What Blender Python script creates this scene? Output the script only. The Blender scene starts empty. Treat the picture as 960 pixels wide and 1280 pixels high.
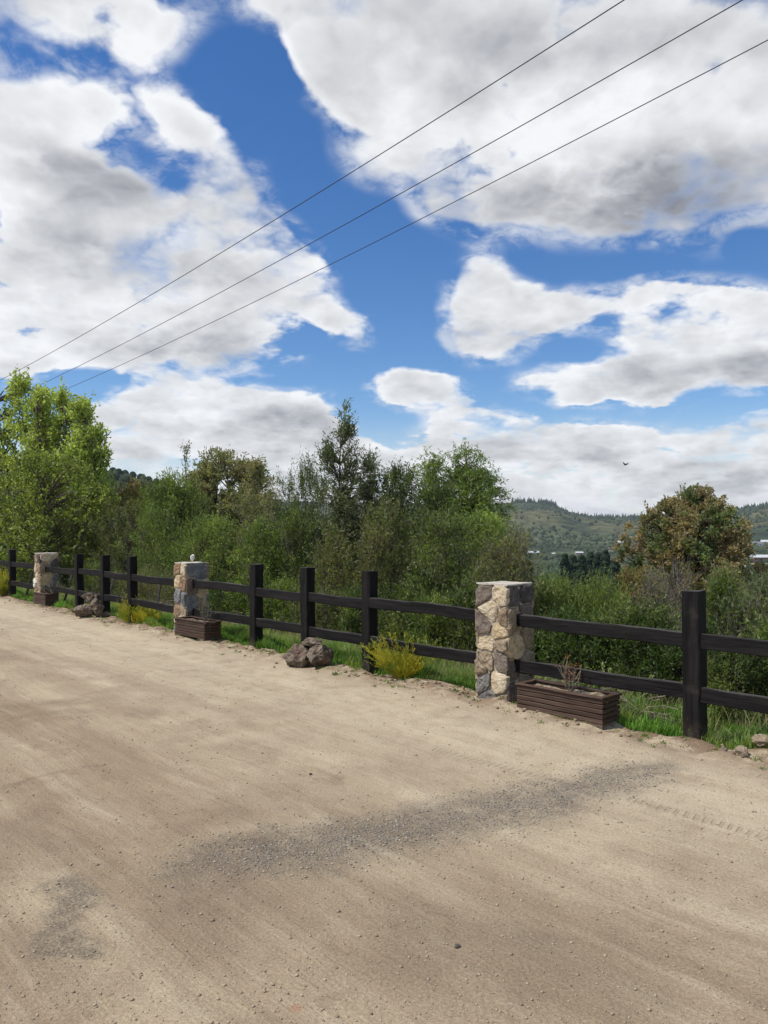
import bpy, bmesh, math, random
import numpy as np
from mathutils import Vector, noise as mnoise
R = math.radians
C = bpy.context.scene.collection
sc = bpy.context.scene
F, CX, HY, CH = 960.0, 480.0, 662.0, 1.6        # focal length in photo pixels, centre column, horizon row, eye height

# ------------------------------------------------------------------ camera
cam = bpy.data.cameras.new('camera'); co = bpy.data.objects.new('camera', cam); C.objects.link(co)
co.location = (0, 0, CH); co.rotation_euler = (R(90), 0, 0)
cam.sensor_fit = 'VERTICAL'; cam.sensor_height = 36; cam.lens = 36 * F / 1280
cam.shift_y = 22 / 1280; cam.clip_start = 0.05; cam.clip_end = 20000
sc.camera = co

# ------------------------------------------------------------------ light
SUN_EL, SUN_AZ = 56, 256      # azimuth clockwise from +Y : the sun stands to the left, a little behind the camera
sv = Vector((math.sin(R(SUN_AZ)) * math.cos(R(SUN_EL)), math.cos(R(SUN_AZ)) * math.cos(R(SUN_EL)), math.sin(R(SUN_EL))))
sl = bpy.data.lights.new('sun', 'SUN'); sl.energy = 4.2; sl.angle = R(0.6); sl.color = (1, .95, .87)
so = bpy.data.objects.new('sun', sl); C.objects.link(so); so.rotation_euler = sv.to_track_quat('Z', 'Y').to_euler()
sc.view_settings.view_transform = 'Standard'; sc.view_settings.look = 'None'
sc.view_settings.exposure = 0.25; sc.view_settings.gamma = 1

class NT:
    """small node-tree writer"""
    def __init__(s, nt): s.nt = nt; nt.nodes.clear()
    def n(s, typ, **kw):
        nd = s.nt.nodes.new(typ)
        ins = kw.pop('ins', None)
        for k, v in kw.items(): setattr(nd, k, v)
        if ins:
            for k, v in ins.items():
                if v is None: continue
                if isinstance(v, bpy.types.NodeSocket): s.nt.links.new(v, nd.inputs[k])
                else: nd.inputs[k].default_value = v
        return nd
    def link(s, a, b): s.nt.links.new(a, b)
    def m(s, op, a, b=0.0, c=None, clamp=False):
        return s.n('ShaderNodeMath', operation=op, use_clamp=clamp, ins={0: a, 1: b, 2: c}).outputs[0]
    def vm(s, op, a, b=None, out=0):
        return s.n('ShaderNodeVectorMath', operation=op, ins={0: a, 1: b}).outputs[out]
    def noise(s, vec, scale, detail=4, rough=.5, dist=0., out=0, lac=2.0):
        return s.n('ShaderNodeTexNoise', ins={'Vector': vec, 'Scale': scale, 'Detail': detail, 'Roughness': rough, 'Distortion': dist, 'Lacunarity': lac}).outputs[out]
    def mr(s, v, a, b, c=0., d=1., smooth=True):
        return s.n('ShaderNodeMapRange', interpolation_type='SMOOTHSTEP' if smooth else 'LINEAR', ins={0: v, 1: a, 2: b, 3: c, 4: d}).outputs[0]
    def mix(s, f, a, b, blend='MIX'):
        nd = s.n('ShaderNodeMix', data_type='RGBA', blend_type=blend)
        for i, v in ((0, f), (6, a), (7, b)):
            if isinstance(v, bpy.types.NodeSocket): s.nt.links.new(v, nd.inputs[i])
            else: nd.inputs[i].default_value = v if i == 0 else (tuple(v) + (1,))[:4]
        return nd.outputs[2]
    def comb(s, x, y, z=0.): return s.n('ShaderNodeCombineXYZ', ins={0: x, 1: y, 2: z}).outputs[0]

# ------------------------------------------------------------------ sky: Nishita plus a broken cumulus layer, all by direction
def make_world():
    w = bpy.data.worlds.new('World'); sc.world = w; w.use_nodes = True
    t = NT(w.node_tree)
    sky = t.n('ShaderNodeTexSky', sky_type='NISHITA', sun_disc=False, sun_elevation=R(SUN_EL), sun_rotation=R(SUN_AZ), altitude=300, air_density=1.0, dust_density=.1, ozone_density=3.0)
    hs = t.n('ShaderNodeHueSaturation', ins={'Hue': .507, 'Saturation': t.m('ADD', 1.0, t.mr(t.n('ShaderNodeSeparateXYZ', ins={0: t.n('ShaderNodeTexCoord').outputs['Generated']}).outputs[2], .03, .16, -.45, .28)), 'Value': 1.08, 'Color': sky.outputs[0]})
    D = t.n('ShaderNodeTexCoord').outputs['Generated']
    sp = t.n('ShaderNodeSeparateXYZ', ins={0: D})
    dx, dy, dz = sp.outputs
    dyc = t.m('MAXIMUM', dy, .22)
    u = t.m('DIVIDE', dx, dyc); v = t.m('DIVIDE', dz, dyc)
    # billows get smaller towards the horizon, as a cloud deck does
    elev = t.m('MAXIMUM', dz, 0.0)
    per = t.m('DIVIDE', 1.0, t.m('ADD', t.m('MULTIPLY', elev, 1.15), .42))
    P = t.vm('MULTIPLY', D, t.comb(per, per, t.m('MULTIPLY', per, 1.3)))
    wob = t.noise(P, 3.0, 5, .5, out=1)
    wobv = t.vm('MULTIPLY', t.vm('SUBTRACT', wob, (.5, .5, .5)), (.11, .09, .0))
    q = t.vm('ADD', t.comb(u, v, 0), wobv)
    def blobs(lst, W):
        # W carries (u, v, running total): each cloud mass waits for the one before, which keeps the node program small
        for px, py, rx, ry, rot, wt in lst:
            mp = t.n('ShaderNodeMapping', vector_type='TEXTURE', ins={'Vector': W, 'Location': ((px - CX) / F, (HY - py) / F, 0), 'Rotation': (0, 0, R(rot)), 'Scale': (rx / F, ry / F, 1e6)})
            g = t.mr(t.vm('LENGTH', mp.outputs[0], out=1), 1.28, .30, 0, wt)
            W = t.vm('ADD', W, t.comb(0., 0., g))
        return t.n('ShaderNodeSeparateXYZ', ins={0: W}).outputs[2]
    COV = [(90, 22, 190, 62, 2, 1.0), (185, 60, 60, 40, 0, .35), (-20, 150, 90, 70, 0, .9), (50, 200, 120, 95, -40, .95), (130, 280, 110, 60, -30, .5), (190, 115, 100, 34, -38, .55), (255, 195, 95, 60, -42, .75),
           (120, 300, 230, 90, -6, 1.1), (310, 320, 110, 80, -30, .9), (40, 400, 140, 90, 0, .95), (235, 415, 150, 70, -6, 1.0), (432, 402, 52, 30, -25, .85), (385,360,60,45,-35,.6),
           (270, 525, 180, 58, -4, 1.0), (175, 545, 95, 38, 0, .8), (360, 560, 160, 40, 0, .6),
           (560, -10, 240, 80, -8, 1.1), (390, 5, 110, 60, -10, .9), (435, 80, 85, 75, -40, .9), (485, 165, 85, 70, -30, .75), (410, 60, 80, 60, -30, .5), (570, 255, 60, 40, -30, .5), (300, 235, 62, 60, -30, .6), (335, 300, 70, 50, -30, .55), (240, 510, 170, 45, -3, .55), (30, 455, 60, 30, 0, .3), (520, 130, 90, 75, -35, .9), (760, 60, 330, 130, 0, 1.1), (690, 215, 190, 90, -10, 1.1), (860, 220, 230, 90, 0, 1.0), (600,250,70,50,-30,.5), (1010, 120, 160, 150, 0, .9), (165, 185, 40, 14, -40, -.15), (105, 125, 90, 45, -35, .5), (170, 220, 40, 30, -50, .35), (335, 478, 60, 10, 0, -.4), (160, 135, 70, 40, -35, .35), (190, 60, 70, 45, 0, .3), (780, 332, 50, 12, 5, -.4), (870, 372, 100, 46, 0, .6), (752, 405, 34, 34, 0, -.45), (920, 515, 90, 12, 5, -.6), (535, 420, 35, 60, 0, -.4), (710, 425, 50, 20, -15, -.35), (90, 478, 60, 22, 0, -.7), (460, 460, 60, 30, 0, -.4), (950, 300, 40, 16, 0, -.5),
           (660, 375, 105, 44, -18, .95), (605, 345, 38, 46, 0, .75), (612, 408, 72, 48, 0, 1.0), (735, 362, 44, 28, 0, .6),
           (835, 388, 110, 58, 4, 1.0), (930, 410, 120, 74, 0, 1.0), (740, 468, 120, 24, 3, .75), (845, 468, 150, 40, 2, 1.0), (1000, 450, 110, 60, 0, .9),
           (522, 486, 70, 27, 0, 1.3), (600, 515, 75, 28, -6, .7), (660, 545, 150, 42, 0, .95), (860, 560, 220, 45, 0, .95), (540, 580, 130, 26, 0, .7), (990, 560, 120, 40, 0, .7)]
    cov = blobs(COV, q)
    # outside the part of the sky in view the same kind of cloud goes on
    inside = t.m('MULTIPLY', t.m('MULTIPLY', t.mr(t.m('ABSOLUTE', u), .62, .9, 1, 0), t.mr(v, .74, 1.05, 1, 0)), t.mr(dy, .15, .35))
    big = t.mr(t.noise(P, 1.15, 3, .5), .42, .58, 0, 1.0)
    cov = t.n('ShaderNodeMix', data_type='FLOAT', ins={0: inside, 2: big, 3: cov}).outputs[0]
    low = t.mr(v, .14, .03, 0, .95); low = t.m('MULTIPLY', low, 1.0)
    cov = t.m('MINIMUM', t.m('ADD', cov, low), 1.08)
    n1 = t.noise(P, 6.0, 12, .58, .1)
    nw = t.noise(P, 17, 9, .66, .5)
    soft = t.mr(t.noise(P, 3.1, 2, .5), .40, .62, .46, 1.15)           # some edges crisp, some wispy
    dens = t.m('ADD', t.m('MULTIPLY_ADD', cov, 1.45, -.04), t.m('MULTIPLY', t.m('SUBTRACT', n1, .5), 1.9))
    dens = t.m('ADD', dens, t.m('MULTIPLY', t.m('SUBTRACT', nw, .5), .8))
    def puff(V):
        a_ = t.n('ShaderNodeTexVoronoi', feature='F1', ins={'Vector': V, 'Scale': 8.0, 'Detail': 2.0, 'Roughness': .55, 'Lacunarity': 2.3}).outputs['Distance']
        return t.m('SUBTRACT', .60, a_)
    Pw = t.vm('ADD', P, t.vm('MULTIPLY', t.vm('SUBTRACT', t.noise(P, 9, 4, .6, out=1), (.5, .5, .5)), (.09, .09, .09)))
    pf = puff(Pw); pf2 = puff(t.vm('ADD', Pw, (-.012, -.005, .034)))
    dens = t.m('ADD', dens, t.m('MULTIPLY', pf, .95))
    alpha = t.mr(t.m('DIVIDE', t.m('SUBTRACT', dens, .24), soft), 0.0, 1.0)
    alpha = t.m('MAXIMUM', alpha, t.mr(t.m('ADD', cov, t.m('ADD', t.m('MULTIPLY', pf, .5), t.m('MULTIPLY', t.m('SUBTRACT', n1, .5), 1.6))), .62, 1.05))
    veil = t.m('MULTIPLY', t.mr(cov, .06, .55, 0, .62), t.mr(t.m('ADD', t.m('MULTIPLY', n1, .6), t.m('MULTIPLY', nw, .4)), .44, .60))   # thin shreds round the masses
    alpha = t.m('MAXIMUM', alpha, veil)
    alpha = t.m('ADD', t.m('MULTIPLY', alpha, .97), t.mr(v, .10, .0, 0, .03))
    s1 = t.noise(P, 4.2, 5, .44, .25); off = t.vm('ADD', P, (-.014, -.006, .05)); s2 = t.noise(off, 4.2, 5, .44, .25)
    # thick, unlit undersides
    DARK = [(95, 225, 130, 42, -14, .95), (180, 330, 170, 34, -4, .55), (90,20,170,40,0,.3), (230, 425, 150, 40, -4, .55), (40,300,80,40,0,.3), (610, 40, 200, 90, 0, .5), (860, 50, 190, 40, 0, .25), (740, 255, 260, 75, -4, .85),
            (900, 225, 190, 62, 0, .75), (860, 470, 150, 32, 2, .6), (960,470,90,30,0,.4), (650, 560, 150, 30, 0, .42), (860, 585, 200, 34, 0, .5), (640, 410, 60, 22, 0, .3), (330, 540, 150, 22, 0, .45), (250, 590, 160, 18, 0, .4), (525, 496, 40, 9, 0, .3)]
    dark = t.m('MULTIPLY', blobs(DARK, t.vm('ADD', q, t.comb(0., 0., t.m('MULTIPLY', cov, 0.)))), inside)
    dark = t.m('ADD', dark, t.m('MULTIPLY', t.m('SUBTRACT', 1.0, inside), .45))
    dark = t.m('MULTIPLY', dark, t.mr(dens, .45, 1.3, .35, 1.0))
    rel = t.m('MULTIPLY', t.m('SUBTRACT', s1, s2), .95)
    rel = t.m('ADD', rel, t.m('MULTIPLY', t.m('SUBTRACT', pf, pf2), .26))
    rel = t.m('ADD', rel, t.m('MULTIPLY', t.m('SUBTRACT', t.noise(P, 2.6, 3, .5), .5), -.12))
    lum = t.m('ADD', t.m('SUBTRACT', .83, t.m('MULTIPLY', dark, .34)), rel)
    lum = t.m('ADD', lum, t.mr(dens, .45, 1.75, .10, -.12))
    lum = t.m('ADD', t.mr(lum, .12, .32, .20, .32), t.m('SUBTRACT', t.m('MAXIMUM', lum, .32), .32))
    lum = t.m('MINIMUM', lum, .95)
    ccol = t.mix(t.mr(lum, .25, .75), (.96, .99, 1.07), (.985, 1.0, 1.02))
    ccol = t.vm('MULTIPLY', ccol, t.comb(lum, lum, lum))
    ccol = t.vm('SCALE', ccol); ccol.node.inputs[3].default_value = 8.6
    skyc = t.vm('SCALE', hs.outputs[0]); skyc.node.inputs[3].default_value = 1.0
    # below the horizon: plain distant ground tone
    c = t.mix(alpha, skyc, ccol)
    bg = t.n('ShaderNodeBackground', ins={'Color': c, 'Strength': .1})
    t.n('ShaderNodeOutputWorld', ins={0: bg.outputs[0]})
    w.cycles.sampling_method = 'MANUAL'; w.cycles.sample_map_resolution = 512
make_world()

# ------------------------------------------------------------------ helpers: objects
def link(o, parent=None):
    C.objects.link(o)
    if parent: o.parent = parent
    return o
def tag(o, label=None, cat=None, group=None, kind=None):
    if label: o['label'] = label
    if cat: o['category'] = cat
    if group: o['group'] = group
    if kind: o['kind'] = kind
    return o
def empty(name, loc, rz=0, **k):
    o = bpy.data.objects.new(name, None); o.empty_display_size = .1
    o.location = loc; o.rotation_euler = (0, 0, rz); link(o); return tag(o, **k)
def np_mesh(name, verts, faces, mat, smooth=False):
    """faces: int array (n, k), all faces with k corners"""
    me = bpy.data.meshes.new(name)
    verts = np.asarray(verts, dtype=np.float32); faces = np.asarray(faces, dtype=np.int32)
    n, k = faces.shape
    me.vertices.add(len(verts)); me.vertices.foreach_set('co', verts.ravel())
    me.loops.add(n * k); me.loops.foreach_set('vertex_index', faces.ravel())
    me.polygons.add(n); me.polygons.foreach_set('loop_start', np.arange(0, n * k, k, dtype=np.int32))
    try: me.polygons.foreach_set('loop_total', np.full(n, k, dtype=np.int32))
    except Exception: pass
    if smooth: me.polygons.foreach_set('use_smooth', np.ones(n, dtype=bool))
    me.update(calc_edges=True); me.materials.append(mat)
    return me
def obj(name, me, parent=None, loc=None, **k):
    o = bpy.data.objects.new(name, me); link(o, parent)
    if loc is not None: o.location = loc
    return tag(o, **k)
def bm_obj(name, bm, mat, parent=None, smooth=False, loc=None, **k):
    bmesh.ops.recalc_face_normals(bm, faces=bm.faces)
    me = bpy.data.meshes.new(name); bm.to_mesh(me); bm.free(); me.materials.append(mat)
    if smooth:
        for p in me.polygons: p.use_smooth = True
    return obj(name, me, parent, loc, **k)

# ------------------------------------------------------------------ place geometry: the fence line
P0 = np.array([2.34, 5.77]); DS = np.array([-.6714, .7411]); NT_ = np.array([.7411, .6714])
def st(s, t): p = P0 + DS * s + NT_ * t; return float(p[0]), float(p[1])
def tt(x, y): return (x - P0[0]) * NT_[0] + (y - P0[1]) * NT_[1]
def ss(x, y): return (x - P0[0]) * DS[0] + (y - P0[1]) * DS[1]
def at_t(px, t):            # the point on the ray of column px that lies t metres beyond the fence line
    u = (px - CX) / F; Y = (t + 5.608) / (NT_[0] * u + NT_[1]); return u * Y, Y
FENCE_ROT = math.atan2(DS[1], DS[0])     # local +X of fence parts runs away to the left

def sstep(a, b, x): k = np.clip((x - a) / (b - a), 0, 1); return k * k * (3 - 2 * k)
def vnoise(x, y, sc_, seed=0):
    """cheap smooth value noise, vectorised"""
    x = np.asarray(x) * sc_ + seed * 17.3; y = np.asarray(y) * sc_ - seed * 9.1
    xi = np.floor(x); yi = np.floor(y); fx = x - xi; fy = y - yi
    fx = fx * fx * (3 - 2 * fx); fy = fy * fy * (3 - 2 * fy)
    def h(a, b): v = np.sin(a * 127.1 + b * 311.7 + seed * 3.7) * 43758.5453; return v - np.floor(v)
    return (h(xi, yi) * (1 - fx) + h(xi + 1, yi) * fx) * (1 - fy) + (h(xi, yi + 1) * (1 - fx) + h(xi + 1, yi + 1) * fx) * fy
RP = np.array([-600, 0, 300, 450, 560, 620, 660, 680, 700, 715, 740, 765, 800, 860, 910, 935, 960, 1100, 1600])
RH = np.array([30, 30, 34, 32, 31, 32, 32, 31, 27, 21, 17, 15.5, 15.5, 18, 22, 25, 27, 34, 28])
LP = np.array([-900, -300, 0, 100, 140, 170, 200, 260, 330, 360, 400, 460, 520, 700])
LH = np.array([80, 78, 74, 70, 65, 59, 50, 42, 34, 28, 16, 0, -18, -34])
def H(x, y):
    x = np.asarray(x, float); y = np.asarray(y, float)
    t = tt(x, y); r = np.hypot(x, y)
    tp = np.clip(t - .9, 0, None)
    z = -.10 - 36 * (1 - np.exp(-tp * .13 / 36 * (1 + tp * .004)))
    z = z + sstep(1, 20, t) * (vnoise(x, y, .12, 1) - .5) * .8
    px = CX + F * np.where(y > 1e-3, x / np.maximum(y, 1e-3), np.sign(x) * 50)
    px = np.clip(px, -900, 1600)
    front = sstep(.02, .25, y / np.maximum(r, 1))
    rid = np.interp(px, RP, RH) / F * 1900 + 1.6 + (vnoise(x, y, .004, 3) - .5) * 3
    k = sstep(820, 1900, r); k2 = sstep(1900, 3200, r)
    bumps = (vnoise(x, y, .0065, 5) - .5) * 16 * sstep(700, 1000, r) * (1 - sstep(1500, 1850, r))
    zr = z * (1 - k) + rid * k + bumps - 60 * k2
    lh = np.interp(px, LP, LH) / F * 460 + 1.6
    kl = sstep(110, 450, r) * (1 - sstep(480, 800, r))
    wl = sstep(560, 380, px)
    zl = z * (1 - kl) + lh * kl
    z2 = np.where(wl > 0, np.maximum(zr, zl * wl + zr * (1 - wl)), zr)
    return z * (1 - front) + z2 * front
def HZ(x, y): return float(H(np.array([x]), np.array([y]))[0])
def hit(px, py, y0=60, y1=2500):
    u = (px - CX) / F; ys = np.linspace(y0, y1, 3000)
    zr = CH - (py - HY) / F * ys; g = H(u * ys, ys)
    i = np.argmax(zr < g)
    if zr[i] >= g[i]: i = 2999
    return u * ys[i], ys[i], float(g[i])

# ------------------------------------------------------------------ materials
def mat(name):
    m = bpy.data.materials.new(name); m.use_nodes = True; return m, NT(m.node_tree)
def finish(t, col, rough=.85, bump=None, bstr=.5, bdist=.01, spec=.3, disp=None, trans=None):
    b = t.n('ShaderNodeBsdfPrincipled', ins={'Base Color': col if isinstance(col, bpy.types.NodeSocket) else (tuple(col) + (1,))[:4], 'Roughness': rough, 'Specular IOR Level': spec})
    if bump is not None:
        bn = t.n('ShaderNodeBump', ins={'Strength': bstr, 'Distance': bdist, 'Height': bump}); t.link(bn.outputs[0], b.inputs['Normal'])
    o = b.outputs[0]
    if trans is not None:
        tr = t.n('ShaderNodeBsdfTranslucent', ins={'Color': trans})
        o = t.n('ShaderNodeMixShader', ins={0: .42, 1: o, 2: tr.outputs[0]}).outputs[0]
    t.n('ShaderNodeOutputMaterial', ins={0: o})
def leaf_mat(name, c1, c2, c3=None, rough=.55, nscale=1.2):
    m, t = mat(name)
    g = t.n('ShaderNodeNewGeometry'); pos = g.outputs['Position']; rnd = g.outputs['Random Per Island']
    c = t.mix(t.mr(rnd, 0, 1, smooth=False), c1, c2)
    if c3: c = t.mix(t.mr(t.noise(pos, nscale, 3, .6), .46, .60), c, c3)
    v = t.mr(t.noise(pos, 2.4, 2), .3, .7, .95, 1.6)
    c = t.vm('MULTIPLY', c, t.comb(v, v, v))
    tc = t.vm('MULTIPLY', c, (1.35, 1.45, .6))
    finish(t, c, rough, spec=.28, trans=tc); return m
def M_bark(name, c1, c2):
    m, t = mat(name); p = t.n('ShaderNodeTexCoord').outputs['Object']
    s = t.vm('MULTIPLY', p, (9, 9, 2)); n = t.noise(s, 3, 6, .6)
    finish(t, t.mix(t.mr(n, .35, .65), c1, c2), .9, n, .8, .02); return m
BARK = M_bark('grey_brown_bark', (.06, .045, .035), (.16, .13, .10))
BARK_DARK = M_bark('dark_bark', (.030, .023, .018), (.08, .062, .048))
TWIG = M_bark('dry_twig', (.12, .095, .075), (.27, .235, .20))
STRAWW = M_bark('dry_stem', (.15, .125, .095), (.30, .265, .205))

def timber_mat():
    m, t = mat('black_stained_timber'); tc = t.n('ShaderNodeTexCoord').outputs['Object']
    oi = t.n('ShaderNodeObjectInfo').outputs['Random']
    p = t.vm('ADD', tc, t.comb(t.m('MULTIPLY', oi, 31.), oi, oi))
    lng = t.n('ShaderNodeAttribute', attribute_name='grain', attribute_type='GEOMETRY').outputs['Vector']
    g = t.noise(lng, 1.0, 9, .62, .6)
    g2 = t.noise(lng, .27, 4, .6)
    chip = t.mr(t.noise(p, 5.5, 6, .7), .60, .74)
    c = t.mix(t.mr(g, .40, .68), (.006, .0055, .0056), (.016, .0142, .0135))
    c = t.mix(t.m('MULTIPLY', t.mr(g2, .45, .75), .5), c, (.024, .0215, .0205))
    c = t.mix(t.m('MULTIPLY', chip, .25), c, (.07, .06, .05))
    crack = t.mr(g, .30, .38, -.5, 0)
    up_ = t.mr(t.n('ShaderNodeSeparateXYZ', ins={0: t.n('ShaderNodeNewGeometry').outputs['Normal']}).outputs[2], .6, .9)
    zz = t.n('ShaderNodeSeparateXYZ', ins={0: t.n('ShaderNodeNewGeometry').outputs['Position']}).outputs[2]
    c = t.mix(t.m('MULTIPLY', t.mr(zz, .22, -.02), t.mr(t.noise(p, 11, 5, .65), .40, .62, .1, .6)), c, (.15, .118, .082))     # road dust splashed on the foot
    c = t.mix(t.m('MULTIPLY', up_, t.mr(g2, .35, .6, .2, .7)), c, (.075, .068, .060))     # lit highlight of the top faces, painted into the timber colour
    finish(t, c, .62, t.m('ADD', g, crack), .9, .006, spec=.12); return m
TIMBER = timber_mat()
def stone_mat(name, c1, c2, c3, rust=(.20, .11, .055), rusta=.35):
    m, t = mat(name); tc = t.n('ShaderNodeTexCoord').outputs['Object']
    oi = t.n('ShaderNodeObjectInfo').outputs['Random']
    p = t.vm('ADD', tc, t.comb(t.m('MULTIPLY', oi, 20.), t.m('MULTIPLY', oi, 7.), 0.))
    n = t.noise(p, 9, 8, .62, .4); n2 = t.noise(p, 26, 8, .65, .2); n3 = t.noise(p, 90, 4, .6)
    c = t.mix(t.mr(n, .35, .65), c1, c2); c = t.mix(t.mr(n2, .50, .68), c, c3)
    c = t.mix(t.m('MULTIPLY', t.mr(t.noise(p, 5, 5, .6), .52, .66), rusta), c, rust)
    h = t.m('ADD', t.m('MULTIPLY', n, .6), t.m('ADD', t.m('MULTIPLY', n2, .5), t.m('MULTIPLY', n3, .14)))
    finish(t, c, .88, h, 1.0, .045, spec=.2); return m
ST = {'cream': stone_mat('cream_sandstone', (.50, .40, .26), (.60, .52, .38), (.40, .31, .19), rusta=.12),
      'gold': stone_mat('golden_sandstone', (.46, .35, .20), (.56, .46, .30), (.33, .23, .13), rusta=.28),
      'tan': stone_mat('tan_stone', (.26, .20, .13), (.35, .285, .20), (.18, .135, .09), rusta=.3),
      'rust': stone_mat('rusty_brown_stone', (.24, .155, .095), (.36, .26, .17), (.14, .085, .055), rusta=.6),
      'brown': stone_mat('brown_grey_stone', (.15, .118, .092), (.22, .18, .145), (.095, .075, .06), rusta=.2),
      'grey': stone_mat('warm_grey_stone', (.15, .138, .125), (.25, .235, .21), (.10, .092, .085), rusta=.15),
      'blue': stone_mat('blue_grey_stone', (.155, .158, .162), (.25, .252, .25), (.105, .107, .112), rusta=.08),
      'dark': stone_mat('dark_stone', (.085, .074, .066), (.14, .125, .11), (.055, .049, .045), rusta=.1),
      'white': stone_mat('pale_stone', (.62, .60, .54), (.74, .72, .66), (.5, .47, .40), rusta=.05),
      'lava': stone_mat('brown_field_rock', (.105, .078, .056), (.195, .155, .115), (.29, .245, .19), rust=(.17, .085, .06), rusta=.45)}
MORTAR = stone_mat('mortar', (.40, .35, .275), (.50, .445, .36), (.30, .25, .19), rusta=.1)
def planter_mat():
    m, t = mat('brown_stained_planks'); tc = t.n('ShaderNodeTexCoord').outputs['Object']
    oi = t.n('ShaderNodeObjectInfo').outputs['Random']
    lng = t.n('ShaderNodeAttribute', attribute_name='grain', attribute_type='GEOMETRY').outputs['Vector']
    g = t.noise(lng, 1.2, 7, .6, .5)
    c = t.mix(t.mr(g, .35, .7), (.048, .027, .018), (.086, .054, .038))
    v = t.mr(oi, 0, 1, .85, 1.2, False); c = t.vm('MULTIPLY', c, t.comb(v, v, v))
    dust = t.m('MULTIPLY', t.mr(t.n('ShaderNodeSeparateXYZ', ins={0: t.n('ShaderNodeNewGeometry').outputs['Position']}).outputs[2], .10, .02), t.mr(t.noise(tc, 14, 4), .35, .6))
    c = t.mix(t.m('MULTIPLY', dust, .55), c, (.26, .215, .155))
    finish(t, c, .6, g, .4, .003, spec=.3); return m
PLANK = planter_mat()
def soil_mat():
    m, t = mat('dry_soil'); p = t.n('ShaderNodeNewGeometry').outputs['Position']
    n = t.noise(p, 22, 7, .65)
    finish(t, t.mix(t.mr(n, .38, .62), (.11, .08, .055), (.34, .28, .20)), .95, n, 1., .02, spec=.1); return m
SOIL = soil_mat()

def rotated(t, pos):
    """s along the fence, t across it, in metres"""
    rel = t.vm('SUBTRACT', pos, (float(P0[0]), float(P0[1]), 0))
    s = t.vm('DOT_PRODUCT', rel, (float(DS[0]), float(DS[1]), 0), out=1)
    n = t.vm('DOT_PRODUCT', rel, (float(NT_[0]), float(NT_[1]), 0), out=1)
    return s, n
def segment(t, pos, a, b, wid):
    """0..1 mask of the strip of half-width wid along the ground from a to b"""
    a = np.array(a); b = np.array(b); L = np.linalg.norm(b - a); d = (b - a) / L
    rel = t.vm('SUBTRACT', pos, (float(a[0]), float(a[1]), 0))
    al = t.vm('DOT_PRODUCT', rel, (float(d[0]), float(d[1]), 0), out=1)
    pe = t.vm('DOT_PRODUCT', rel, (float(-d[1]), float(d[0]), 0), out=1)
    over = t.m('SUBTRACT', al, t.m('MINIMUM', t.m('MAXIMUM', al, 0.), float(L)))
    dist = t.m('SQRT', t.m('ADD', t.m('MULTIPLY', over, over), t.m('MULTIPLY', pe, pe)))
    return t.mr(dist, wid * 1.6, wid * .25)
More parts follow.
